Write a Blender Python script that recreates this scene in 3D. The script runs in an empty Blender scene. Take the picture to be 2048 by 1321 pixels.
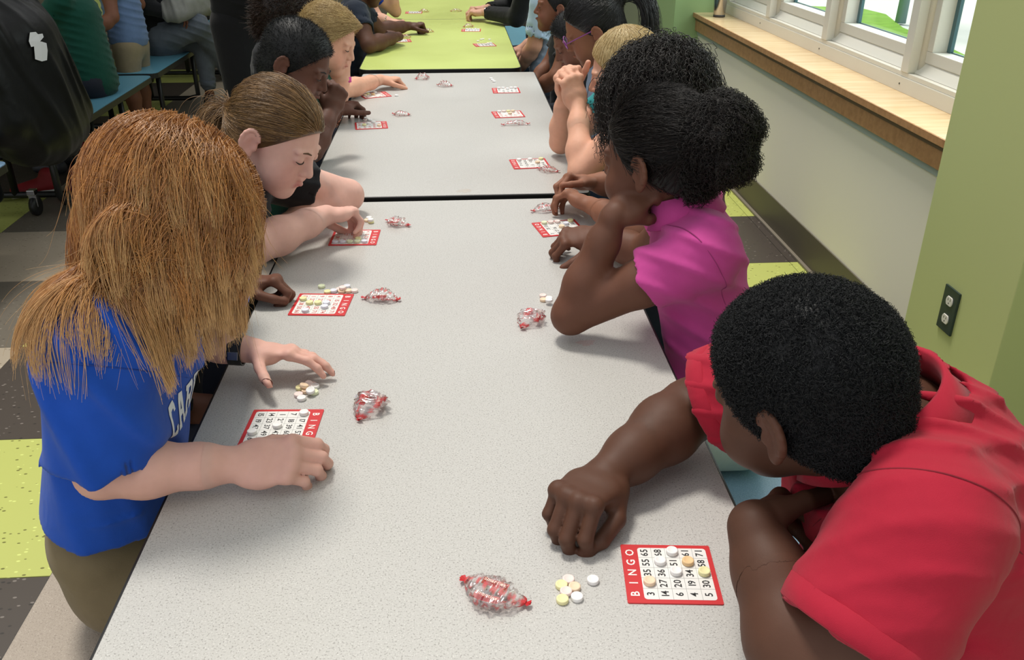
import bpy, bmesh, math, random
import numpy as np
from mathutils import Vector, Matrix

# ------------------------------------------------------------------ camera, world, light, exposure
S = bpy.context.scene
COL = S.collection
F = 1750.0; CX, CY = 1024.0, 660.5
PT = math.atan(884/F); YW = math.atan(126/(F/math.cos(PT)))
TZ = 0.70; HC = TZ+0.733
_fw = np.array([math.sin(YW)*math.cos(PT), math.cos(YW)*math.cos(PT), -math.sin(PT)])
_rt = np.array([math.cos(YW), -math.sin(YW), 0.0]); _up = np.cross(_rt, _fw)
CAM = np.array([0, 0, HC])
cd = bpy.data.cameras.new('camera'); cam = bpy.data.objects.new('camera', cd); COL.objects.link(cam)
cam.location = (0, 0, HC); cam.rotation_euler = (math.pi/2-PT, 0, -YW)
cd.sensor_width = 36.0; cd.lens = F/2048*36.0; cd.clip_start = 0.02; cd.clip_end = 500
S.camera = cam
vs = S.view_settings
vs.view_transform = 'Standard'; vs.look = 'None'; vs.gamma = 1.0; vs.use_curve_mapping = False
vs.exposure = 0.0
S.cycles.use_denoising = True
S.cycles.max_bounces = 7; S.cycles.transparent_max_bounces = 24
S.cycles.sample_clamp_indirect = 6.0

w = bpy.data.worlds.new('world'); S.world = w; w.use_nodes = True
bg = w.node_tree.nodes['Background']; bg.inputs[0].default_value = (0.97, 0.985, 1.0, 1); bg.inputs[1].default_value = 0.88

def lamp(name, kind, loc, direction, energy, color, **kw):
    d = bpy.data.lights.new(name, kind); o = bpy.data.objects.new(name, d); COL.objects.link(o)
    o.location = loc; o.rotation_euler = Vector(direction).to_track_quat('-Z', 'Y').to_euler()
    d.energy = energy; d.color = color
    for k, v in kw.items(): setattr(d, k, v)
    return o
# daylight from the high windows at the far end of the hall
lamp('sun_through_high_windows', 'SUN', (-2, 6, 6), (0.17, -0.30, -0.94), 2.55, (1.0, 0.95, 0.86), angle=math.radians(12))

# open sky outside the window band
lamp('sky_light_outside_windows', 'AREA', (2.9, 3.8, 2.6), (-0.75, 0, -0.66), 130, (0.95, 0.98, 1.0), shape='RECTANGLE', size=4.2, size_y=1.8)

# ------------------------------------------------------------------ helpers
def ray(px, py): return _fw+_rt*(px-CX)/F-_up*(py-CY)/F
def onz(px, py, z): d = ray(px, py); return CAM+d*((z-HC)/d[2])
def atx(px, py, x): d = ray(px, py); return CAM+d*(x/d[0])
def aty(px, py, y): d = ray(px, py); return CAM+d*(y/d[1])
def atd(px, py, D): return CAM+ray(px, py)*D
def V(*a): return np.array(a, float)
def nrm(v): v = np.asarray(v, float); return v/(np.linalg.norm(v)+1e-12)
def lin(h):
    h = h.lstrip('#'); c = [int(h[i:i+2], 16)/255 for i in (0, 2, 4)]
    return tuple(x/12.92 if x <= 0.04045 else ((x+0.055)/1.055)**2.4 for x in c)+(1.0,)
rng = np.random.default_rng(7)

def tag(o, label=None, cat=None, group=None, kind=None):
    if label: o['label'] = label
    if cat: o['category'] = cat
    if group: o['group'] = group
    if kind: o['kind'] = kind
    return o
def empty(name, loc=(0, 0, 0), rz=0):
    o = bpy.data.objects.new(name, None); COL.objects.link(o); o.location = loc; o.rotation_euler = (0, 0, rz)
    o.empty_display_size = 0.05
    return o
def obj(name, me, mat=None, parent=None, loc=None, rot=None):
    o = bpy.data.objects.new(name, me); COL.objects.link(o)
    if mat is not None and not me.materials:
        for m in (mat if isinstance(mat, (list, tuple)) else [mat]): me.materials.append(m)
    if parent is not None: o.parent = parent
    if loc is not None: o.location = loc
    if rot is not None: o.rotation_euler = rot
    return o
def np_mesh(name, verts, faces, smooth=True):
    me = bpy.data.meshes.new(name)
    verts = np.asarray(verts, np.float32); faces = np.asarray(faces, np.int32)
    n, k = faces.shape
    me.vertices.add(len(verts)); me.vertices.foreach_set('co', verts.ravel())
    me.loops.add(n*k); me.loops.foreach_set('vertex_index', faces.ravel())
    me.polygons.add(n)
    me.polygons.foreach_set('loop_start', np.arange(0, n*k, k, dtype=np.int32))
    me.polygons.foreach_set('use_smooth', np.full(n, smooth))
    me.update(calc_edges=True)
    return me
class MB:
    def __init__(s): s.v = []; s.f = []; s.m = []; s.cm = 0
    def add(s, vs, fs):
        b = len(s.v); s.v += [tuple(map(float, x)) for x in vs]
        s.f += [tuple(b+i for i in f) for f in fs]; s.m += [s.cm]*len(fs)
        return s
    def box(s, lo, hi):
        x0, y0, z0 = lo; x1, y1, z1 = hi
        return s.add([(x0,y0,z0),(x1,y0,z0),(x1,y1,z0),(x0,y1,z0),(x0,y0,z1),(x1,y0,z1),(x1,y1,z1),(x0,y1,z1)],
              [(3,2,1,0),(4,5,6,7),(0,1,5,4),(1,2,6,5),(2,3,7,6),(3,0,4,7)])
    def prism(s, pts, z0, z1):
        n = len(pts)
        return s.add([(p[0],p[1],z0) for p in pts]+[(p[0],p[1],z1) for p in pts],
              [tuple(range(n-1,-1,-1)), tuple(range(n,2*n))]+[(i,(i+1)%n,n+(i+1)%n,n+i) for i in range(n)])
    def tube(s, pts, r, n=8, cap=True):
        pts = [np.asarray(p, float) for p in pts]; R = r if hasattr(r, '__len__') else [r]*len(pts)
        vs = []; prev = None
        for i, p in enumerate(pts):
            t = nrm((pts[min(i+1, len(pts)-1)]-pts[max(i-1, 0)]))
            if prev is None:
                a = V(0, 0, 1) if abs(t[2]) < .9 else V(1, 0, 0); u = nrm(np.cross(t, a))
            else: u = nrm(prev-t*np.dot(prev, t))
            prev = u; v = np.cross(t, u)
            vs += [p+R[i]*(u*math.cos(2*math.pi*k/n)+v*math.sin(2*math.pi*k/n)) for k in range(n)]
        fs = []
        for i in range(len(pts)-1):
            for k in range(n):
                fs.append((i*n+k, i*n+(k+1)%n, (i+1)*n+(k+1)%n, (i+1)*n+k))
        if cap: fs += [tuple(range(n-1, -1, -1)), tuple(range((len(pts)-1)*n, len(pts)*n))]
        return s.add(vs, fs)
    def lathe(s, prof, n=24, c=(0, 0, 0)):
        vs = []; fs = []
        for r, z in prof:
            vs += [(c[0]+r*math.cos(2*math.pi*k/n), c[1]+r*math.sin(2*math.pi*k/n), c[2]+z) for k in range(n)]
        for i in range(len(prof)-1):
            for k in range(n): fs.append((i*n+k, i*n+(k+1)%n, (i+1)*n+(k+1)%n, (i+1)*n+k))
        fs += [tuple(range(n-1, -1, -1)), tuple(range((len(prof)-1)*n, len(prof)*n))]
        return s.add(vs, fs)
    def mesh(s, name, smooth=False, bevel=0, seg=2):
        me = bpy.data.meshes.new(name); me.from_pydata(s.v, [], s.f)
        if max(s.m, default=0): me.polygons.foreach_set('material_index', s.m)
        if bevel:
            bm = bmesh.new(); bm.from_mesh(me)
            bmesh.ops.bevel(bm, geom=[e for e in bm.edges if e.calc_face_angle(0) > .5], offset=bevel, segments=seg, profile=.7, affect='EDGES', clamp_overlap=True)
            bm.to_mesh(me); bm.free()
        if smooth: me.polygons.foreach_set('use_smooth', [True]*len(me.polygons))
        me.update(); return me
    def build(s, name, mat, parent=None, smooth=False, bevel=0, loc=None, rot=None, seg=2):
        return obj(name, s.mesh(name, smooth, bevel, seg), mat, parent, loc, rot)
def rrect(x0, y0, x1, y1, r, n=5):
    out = []
    for cx, cy, a in ((x1-r, y1-r, 0), (x0+r, y1-r, 90), (x0+r, y0+r, 180), (x1-r, y0+r, 270)):
        for k in range(n+1):
            t = math.radians(a+90*k/n); out.append((cx+r*math.cos(t), cy+r*math.sin(t)))
    return out

# ------------------------------------------------------------------ materials
MATS = {}
class NT:
    def __init__(s, name):
        s.m = bpy.data.materials.new(name); s.m.use_nodes = True; s.t = s.m.node_tree; s.n = s.t.nodes; s.b = s.n['Principled BSDF']
        MATS[name] = s.m
    def node(s, t, **kw):
        x = s.n.new(t)
        for k, v in kw.items():
            if k in x.inputs.keys() if isinstance(k, str) else False: x.inputs[k].default_value = v
            else: setattr(x, k, v)
        return x
    def link(s, a, b): s.t.links.new(a, b)
    def ramp(s, fac, stops):
        r = s.n.new('ShaderNodeValToRGB'); e = r.color_ramp.elements
        while len(e) > len(stops): e.remove(e[-1])
        while len(e) < len(stops): e.new(1)
        for i, (p, c) in enumerate(stops): e[i].position = p; e[i].color = c
        s.link(fac, r.inputs[0]); return r.outputs[0]
    def coord(s, scale=None, kind='Object'):
        tc = s.n.new('ShaderNodeTexCoord'); o = tc.outputs[kind]
        if scale is not None:
            mp = s.n.new('ShaderNodeMapping'); mp.inputs['Scale'].default_value = scale if hasattr(scale, '__len__') else (scale,)*3
            s.link(o, mp.inputs[0]); o = mp.outputs[0]
        return o
    def noise(s, vec, scale, detail=3, rough=.5):
        n = s.n.new('ShaderNodeTexNoise'); n.inputs['Scale'].default_value = scale; n.inputs['Detail'].default_value = detail; n.inputs['Roughness'].default_value = rough
        if vec is not None: s.link(vec, n.inputs['Vector'])
        return n.outputs['Fac']
    def mix(s, fac, a, b, mode='MIX'):
        x = s.n.new('ShaderNodeMix'); x.data_type = 'RGBA'; x.blend_type = mode
        for sock, v in ((x.inputs[0], fac), (x.inputs[6], a), (x.inputs[7], b)):
            if hasattr(v, 'links') or hasattr(v, 'is_linked'): s.link(v, sock)
            else: sock.default_value = v
        return x.outputs[2]
    def bump(s, h, strength=.3, dist=.002):
        b = s.n.new('ShaderNodeBump'); b.inputs['Strength'].default_value = strength; b.inputs['Distance'].default_value = dist
        s.link(h, b.inputs['Height']); s.link(b.outputs[0], s.b.inputs['Normal'])
def plain(name, col, rough=.5, metal=0.0, spec=.5, bump=None, var=0, coat=0):
    if name in MATS: return MATS[name]
    t = NT(name); t.b.inputs['Roughness'].default_value = rough; t.b.inputs['Metallic'].default_value = metal
    t.b.inputs['Specular IOR Level'].default_value = spec
    c = lin(col) if isinstance(col, str) else col
    if coat: t.b.inputs['Coat Weight'].default_value = coat
    v = t.coord()
    if var:
        f = t.noise(v, 6, 4); d = tuple(x*(1-var) for x in c[:3])+(1,)
        t.link(t.ramp(f, [(.3, d), (.7, c)]), t.b.inputs['Base Color'])
    else: t.b.inputs['Base Color'].default_value = c
    if bump: t.bump(t.noise(v, bump[0], 3), bump[1], bump[2] if len(bump) > 2 else .002)
    return t.m
def laminate(name, base, dark, light, rough=.35, scale=1.0):
    t = NT(name); v = t.coord()
    f1 = t.noise(v, 430*scale, 2, .6); f2 = t.noise(v, 520*scale, 2, .5); f3 = t.noise(v, 2.2, 3)
    c = t.mix(t.ramp(f1, [(.34, (1,1,1,1)), (.44, (0,0,0,1))]), lin(base), lin(dark))
    c = t.mix(t.ramp(f2, [(.60, (0,0,0,1)), (.68, (1,1,1,1))]), c, lin(light))
    t.link(c, t.b.inputs['Base Color'])
    t.link(t.ramp(f3, [(.3, (rough-.06,)*3+(1,)), (.7, (rough+.08,)*3+(1,))]), t.b.inputs['Roughness'])
    t.b.inputs['Specular IOR Level'].default_value = .45
    return t.m
def floor_tile(name, base, chip1, chip2, rough=.38):
    t = NT(name); v = t.coord()
    mp = t.n.new('ShaderNodeMapping'); mp.inputs['Scale'].default_value = (55, 95, 1); mp.inputs['Rotation'].default_value = (0, 0, .35)
    oi = t.n.new('ShaderNodeObjectInfo'); ad = t.n.new('ShaderNodeVectorMath'); ad.operation = 'ADD'
    sc = t.n.new('ShaderNodeVectorMath'); sc.operation = 'SCALE'; sc.inputs['Scale'].default_value = 37.0
    cmb = t.n.new('ShaderNodeCombineXYZ')
    for i in range(3): t.link(oi.outputs['Random'], cmb.inputs[i])
    t.link(cmb.outputs[0], sc.inputs[0])
    t.link(v, ad.inputs[0]); t.link(sc.outputs[0], ad.inputs[1]); t.link(ad.outputs[0], mp.inputs[0])
    vo = t.n.new('ShaderNodeTexVoronoi'); vo.inputs['Scale'].default_value = 1.0; t.link(mp.outputs[0], vo.inputs['Vector'])
    sep = t.n.new('ShaderNodeSeparateColor'); t.link(vo.outputs['Color'], sep.inputs[0])
    shape = t.ramp(vo.outputs['Distance'], [(.22, (1,1,1,1)), (.30, (0,0,0,1))])
    s1 = t.ramp(sep.outputs[0], [(.80, (0,0,0,1)), (.81, (1,1,1,1))]); s2 = t.ramp(sep.outputs[1], [(.84, (0,0,0,1)), (.85, (1,1,1,1))])
    c = t.mix(t.ramp(t.noise(v, 9, 4), [(.3, (.93,.93,.93,1)), (.7, (1.03,1.03,1.03,1))]), (0,0,0,1), lin(base), 'MULTIPLY') if False else lin(base)
    m1 = t.mix(1.0, s1, shape, 'MULTIPLY'); m2 = t.mix(1.0, s2, shape, 'MULTIPLY')
    c = t.mix(m1, c, lin(chip1)); c = t.mix(m2, c, lin(chip2))
    t.link(c, t.b.inputs['Base Color']); t.b.inputs['Roughness'].default_value = rough
    return t.m
def wood(name, c1, c2, rough=.3, axis=(1, 14, 14), coat=.3):
    t = NT(name); v = t.coord(axis)
    f = t.noise(v, 3.0, 6, .6)
    t.link(t.ramp(f, [(.32, lin(c2)), (.62, lin(c1))]), t.b.inputs['Base Color'])
    t.b.inputs['Roughness'].default_value = rough; t.b.inputs['Coat Weight'].default_value = coat; t.b.inputs['Coat Roughness'].default_value = .12
    return t.m
M = {}
M['grey_lam'] = laminate('grey_speckled_laminate', '#bdbbb7', '#93908c', '#d2d0cc', .32)
M['lime_lam'] = laminate('lime_speckled_laminate', '#c6d47a', '#b8c76a', '#d2de8c', .30)
M['blue_lam'] = laminate('blue_speckled_laminate', '#5b93a8', '#45788c', '#79adc0', .35)
M['pale_blue_lam'] = laminate('pale_blue_speckled_laminate', '#8fb2cf', '#7598b8', '#a9c8e0', .35)
M['taupe_lam'] = laminate('taupe_speckled_laminate', '#a3978a', '#877b70', '#b4a99c', .4)
M['black_rub'] = plain('black_rubber_edging', '#191919', .45)
M['black_steel'] = plain('black_powder_coated_steel', '#1a1b1c', .38)
M['chrome'] = plain('chrome', '#c9c9c9', .15, 1.0)
M['wall_white'] = plain('warm_white_wall_paint', '#eee8d8', .6, bump=(300, .05, .001))
M['wall_green'] = plain('spring_green_wall_paint', '#c2c98a', .55, bump=(300, .05, .001))
M['wall_green2'] = plain('leaf_green_wall_paint', '#92ae78', .55, bump=(300, .05, .001))
M['base'] = plain('brown_vinyl_baseboard', '#575041', .5)
M['base_lip'] = plain('grey_brown_baseboard_lip', '#7b7264', .5)
M['reveal'] = plain('grey_blue_metal_trim', '#a9b5b0', .45)
M['frame'] = plain('cream_window_frame', '#d8d6cc', .35)
M['sill'] = wood('varnished_maple_sill', '#e8cda3', '#d6b483', .22)
M['apron'] = wood('cherry_brown_apron', '#bd8d61', '#a87a50', .4, coat=.1)
M['apron_dark'] = plain('dark_brown_shadow_gap_strip', '#6b5640', .5)
M['t_lime'] = floor_tile('lime_floor_tile', '#b7bd67', '#6a6a2c', '#d3dc80')
M['t_dark'] = floor_tile('dark_brown_floor_tile', '#453d37', '#7c746d', '#2a2522')
M['t_beige'] = floor_tile('beige_floor_tile', '#a89b88', '#7f735f', '#bcb09e')
M['t_grey'] = floor_tile('grey_brown_floor_tile', '#6b6459', '#958d82', '#4c463d')
# ------------------------------------------------------------------ the setting
def struct(o): o['kind'] = 'structure'; return o
TP = 0.5905
YT = [2.81+TP*k for k in range(-6, 14)]
XT = [-0.95-TP*k for k in range(9, -6, -1)]
fb = MB().box((-6.5, -1.2, -.06), (1.62, 11.2, -.004)).build('floor', M['base_lip']); struct(fb)
tile_me = {}
for mk in ('t_lime', 't_dark', 't_beige', 't_grey'):
    g = .0012
    tile_me[mk] = MB().box((g, g, -.006), (TP-g, TP-g, 0)).mesh('floor_tile', bevel=.0008, seg=1); tile_me[mk].materials.append(M[mk])
for ix, x in enumerate(XT):
    for iy, y in enumerate(YT):
        if x > 1.46 or x < -6.3: continue
        col = round((-0.95-x)/TP)              # 0 = column just left of the near bench
        row = round((y-2.81)/TP)
        if col == 1: mk = 't_lime' if row % 2 == 0 else 't_dark'
        elif col in (2,): mk = 't_grey' if row % 2 == 0 else 't_beige'
        elif col == 3: mk = 't_lime' if row % 2 == 0 else 't_dark'
        elif col < -1: mk = 't_dark' if row % 2 == 1 else 't_lime'
        else: mk = ['t_grey', 't_beige', 't_lime', 't_dark'][(col+2*(row % 2)) % 4]
        if col == 2 and row > 2: mk = 't_grey' if row % 2 == 0 else 't_beige'
        o = bpy.data.objects.new('floor_tile', tile_me[mk]); COL.objects.link(o); o.location = (x, y, 0); o.parent = fb

XW = 1.465
wr = MB().box((XW, 2.10, 0), (XW+.22, 5.42, .70)).build('wall_right', M['wall_white']); struct(wr)
struct(MB().box((XW+.16, 2.10, 2.35), (XW+.30, 5.42, 3.2)).build('wall_over_windows', M['wall_white']))
def pier(name, y0, y1, mt, x0=1.311, x1=1.70):
    o = struct(MB().box((x0, y0, 0), (x1, y1, 3.2)).build(name, mt, bevel=.003)); return o
pier('wall_near_pier', 1.81, 2.25, M['wall_green'])
pier('wall_far_pier', 5.40, 5.95, M['wall_green2'])
struct(MB().box((1.60, -1.2, 0), (1.72, 1.83, 3.2)).build('wall_right_recess', M['wall_green2']))
struct(MB().box((1.60, 5.95, 0), (1.72, 11.2, 3.2)).build('wall_right_far', plain('grey_green_wall_paint', '#77806f', .6)))
struct(MB().box((-6.6, 11.2, 0), (1.8, 11.35, 3.2)).build('wall_back', plain('dim_beige_wall_paint', '#8d8675', .6)))
def baseb(name, lo, hi, out):
    o = struct(MB().box(lo, hi).build(name, M['base'], bevel=.002))
    l2 = list(lo); h2 = list(hi); h2[2] = .012
    if out == 'x': l2[0] -= .014
    else: l2[1] -= .014
    MB().box(l2, h2).build('cove_lip', M['base_lip'], o, bevel=.003)
baseb('baseboard_window_wall', (XW-.006, 2.25, 0), (XW, 5.40, .15), 'x')
baseb('baseboard_near_pier', (1.305, 1.804, 0), (1.311, 2.25, .15), 'x')
baseb('baseboard_near_pier_face', (1.305, 1.804, 0), (1.60, 1.81, .15), 'y')
baseb('baseboard_far_pier', (1.305, 5.394, 0), (1.311, 5.95, .15), 'x')
baseb('baseboard_far_pier_face', (1.305, 5.394, 0), (XW, 5.40, .15), 'y')
# sill, apron, reveal
y0, y1 = 2.25, 5.40
sl = struct(MB().box((1.428, y0, .752), (1.64, y1, .776)).build('trim_sill', M['sill'], bevel=.003))
MB().box((1.424, y0, .752), (1.4278, y1, .775)).build('sill_nosing', M['apron'], sl, bevel=.001)
ap = struct(MB().box((1.442, y0, .675), (XW, y1, .735)).build('trim_apron', M['apron'], bevel=.002))
MB().box((1.438, y0, .735), (XW, y1, .7515)).build('shadow_gap', M['apron_dark'], ap)
struct(MB().box((1.458, y0, .648), (XW-.0001, y1, .674)).build('trim_reveal', M['reveal']))
# window band: bottom rail, mullions, sashes, glass
XF = 1.605
rail = struct(MB().box((XF, y0, .776), (1.72, y1, .828)).build('trim_window_rail', M['frame'], bevel=.002))
MB().box((XF+.004, y0, .8285), (1.72, y1, .845)).build('rail_cap', M['frame'], rail, bevel=.002)
scr = MB().lathe([(.0035, 0), (.0035, .0012)], 10).mesh('screw'); scr.materials.append(plain('dark_screw', '#3a342c', .5))
for yy in (4.72, 3.90, 3.13, 2.45):
    o = obj('screw', scr, None, rail, (XF-.0003, yy, .803), (0, -math.pi/2, 0))
MY = [2.335, 3.09, 3.845, 4.60, 5.30]
for i, my in enumerate(MY):
    mu = struct(MB().box((XF, my, .8455), (1.72, my+.052, 2.35)).build('trim_mullion_%d' % (i+1), M['frame'], bevel=.003))
    MB().tube([(XF+.05, my-.004, .846), (XF+.05, my-.004, 2.35)], .016, 14).build('rounded_bead', M['frame'], mu, smooth=True)
glass = NT('window_glass'); gt = glass
for l in list(gt.t.links): gt.t.links.remove(l)
tr = gt.n.new('ShaderNodeBsdfTransparent'); gl = gt.n.new('ShaderNodeBsdfGlossy'); gl.inputs['Roughness'].default_value = .02
fr = gt.n.new('ShaderNodeValue'); fr.outputs[0].default_value = .05; mx = gt.n.new('ShaderNodeMixShader')
tr.inputs[0].default_value = (.93, .98, .97, 1)
gt.link(fr.outputs[0], mx.inputs[0]); gt.link(tr.outputs[0], mx.inputs[1]); gt.link(gl.outputs[0], mx.inputs[2]); gt.link(mx.outputs[0], gt.n['Material Output'].inputs[0])
M['glass'] = glass.m
M['gasket'] = plain('dark_teal_window_gasket', '#46686e', .4)
for i in range(len(MY)-1):
    a, b = MY[i]+.052, MY[i+1]
    X1, X2 = 1.652, 1.715
    wn = struct(MB().box((X1, a, .885), (X2, b, .925)).build('window_%d' % (i+1), M['frame'], bevel=.003))
    MB().box((X1, a, .925), (X2, a+.055, 2.3)).build('sash_stile', M['frame'], wn, bevel=.003)
    MB().box((X1, b-.055, .925), (X2, b, 2.3)).build('sash_stile', M['frame'], wn, bevel=.003)
    MB().box((X1, a, 2.25), (X2, b, 2.349)).build('top_rail', M['frame'], wn, bevel=.003)
    MB().add([(X1-.02, a, .846), (X1-.02, b, .846), (X2, b, .846), (X2, a, .846), (X1+.005, a, .884), (X1+.005, b, .884), (X2, b, .884), (X2, a, .884)],
        [(0,1,2,3),(7,6,5,4),(0,4,5,1),(1,5,6,2),(2,6,7,3),(3,7,4,0)]).build('sloped_rail', M['frame'], wn)
    g0, g1 = a+.055, b-.055
    MB().box((X2-.012, g0, .925), (X2, g0+.009, 2.25)).box((X2-.012, g1-.022, .925), (X2, g1, 2.25)).box((X2-.006, g0, .925), (X2, g1, .929)).build('gasket', M['gasket'], wn)
    MB().box((X2-.008, g0, .925), (X2-.004, g1, 2.25)).build('pane', M['glass'], wn)
# outside: pavement, lawn and a sapling
struct(MB().box((1.8, -12, -.35), (60, 60, -.30)).build('ground_pavement', plain('sunlit_pale_concrete', '#e9e9e4', .8)))
lw = [(2.2, 4.0), (5.4, 4.5), (5.75, 9.5), (6.0, 10.9), (6.15, 12.2), (6.55, 13.6), (6.5, 14.3), (5.6, 14.8), (2.2, 14.8)]
struct(MB().prism(lw, -.31, -.27).build('ground_lawn', plain('mown_lawn', '#8fbf45', .9, var=.25)))
tg = empty('tree_sapling', (6.35, 12.7, -.28)); tag(tg, 'slim young tree trunk on the lawn outside the window', 'tree')
MB().tube([(0, 0, 0), (.02, .01, 1.2), (.0, .02, 2.6), (.03, 0, 3.4)], [.075, .06, .045, .03], 10).build('trunk', plain('pale_grey_bark', '#7f9a98', .8, bump=(40, .5)), tg, smooth=True)
lv = MB(); rr = random.Random(3)
for k in range(260):
    a = rr.uniform(0, 6.28); r = 1.0*math.sqrt(rr.random()); z = 3.2+rr.uniform(-.7, 1.1); c = V(r*math.cos(a), r*math.sin(a), z)
    u = nrm([rr.uniform(-1, 1) for _ in range(3)])*.11; v = nrm(np.cross(u, [rr.uniform(-1, 1) for _ in range(3)]))*.05
    lv.add([c-u, c+v, c+u, c-v], [(0, 1, 2, 3)])
tag(lv.build('foliage', plain('pale_green_leaves', '#8aa860', .7), tg), kind='stuff')
# unseen partial roof slab, added to keep the sun off the hall's rear-left
struct(MB().box((-6.6, 4.5, 3.2), (-2.0, 11.35, 3.3)).build('ceiling_shade_slab', plain('white_shade_slab', '#d9d7d0', .8)))
struct(MB().box((-6.7, -1.2, 0), (-6.55, 11.35, 3.2)).build('wall_left', plain('dim_olive_wall_paint', '#8a8a6a', .7)))

# ------------------------------------------------------------------ cafeteria tables
def table(name, label, halves, lam, seats, x0=-.403, x1=.355, z=TZ, corner=.012, group=None):
    t = empty(name, ((x0+x1)/2, (halves[0][0]+halves[-1][1])/2, 0)); tag(t, label, 'table', group)
    ox, oy = t.location.x, t.location.y
    for (ya, yb) in halves:
        e = MB().prism(rrect(x0-ox-.004, ya-oy-.004, x1-ox+.004, yb-oy+.004, corner+.004), z-.034, z-.0012).build('edge_band', M['black_rub'], t, bevel=.003)
        MB().prism(rrect(x0-ox, ya-oy, x1-ox, yb-oy, corner), z-.020, z).build('table_top', lam, t, bevel=.0008, seg=1)
        for sx, sm in seats.items():
            c = (x0 if sx < 0 else x1)-ox+sx*.145; hw = .135
            MB().prism(rrect(c-hw, ya-oy+.02, c+hw, yb-oy-.02, .05), .402, .43).build('bench_seat', sm, t, bevel=.003)
            MB().prism(rrect(c-hw-.003, ya-oy+.017, c+hw+.003, yb-oy-.017, .052), .396, .4255).build('seat_edging', M['black_rub'], t)
        # tubular frame
        for yy in (ya-oy+.35, yb-oy-.35):
            fr = MB().tube([((x0-ox)-.18, yy, .398), ((x0-ox)-.18, yy, .06), ((x0-ox)-.12, yy, .035), ((x1-ox)+.12, yy, .035), ((x1-ox)+.18, yy, .06), ((x1-ox)+.18, yy, .398)], .017, 8)
            fr.build('floor_tube', M['black_steel'], t, smooth=True)
            for sx in (-.22, .22):
                MB().tube([(sx, yy, .036), (sx, yy, z-.034)], .018, 8).build('leg', M['black_steel'], t, smooth=True)
    return t
GT = table('cafeteria_table', 'long pale grey speckled cafeteria table with bingo cards, nearest', [(.38, 2.214), (2.258, 3.998)], M['grey_lam'], {-1: M['taupe_lam'], 1: M['pale_blue_lam']})
LT = table('cafeteria_table', 'lime green cafeteria table beyond the grey one', [(4.10, 5.79), (5.805, 7.5)], M['lime_lam'], {-1: M['blue_lam'], 1: M['blue_lam']}, -.43, .305, corner=.045)
# ------------------------------------------------------------------ signed-distance modelling for bodies and cloth
def frame_from(y, z):
    y = nrm(y); z = np.asarray(z, float); z = nrm(z-y*np.dot(z, y)); x = np.cross(y, z); return np.stack([x, y, z])   # rows = local axes
GLY = {}
def glyph(ch):
    if ch not in GLY:
        c = bpy.data.curves.new('t', 'FONT'); c.body = ch; c.size = 1.0; c.align_x = 'LEFT'; c.align_y = 'CENTER'; c.offset = .016; c.resolution_u = 2
        o = bpy.data.objects.new('t', c); COL.objects.link(o); dg = bpy.context.evaluated_depsgraph_get()
        me = bpy.data.meshes.new_from_object(o.evaluated_get(dg))
        v = np.array([q.co[:2] for q in me.vertices]); f = [tuple(p.vertices) for p in me.polygons]
        bpy.data.objects.remove(o); bpy.data.curves.remove(c); bpy.data.meshes.remove(me)
        GLY[ch] = (v, f, v[:, 0].max()+.05)
    return GLY[ch]
for _ch in '0123456789BINGOSmarties': glyph(_ch)
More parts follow.
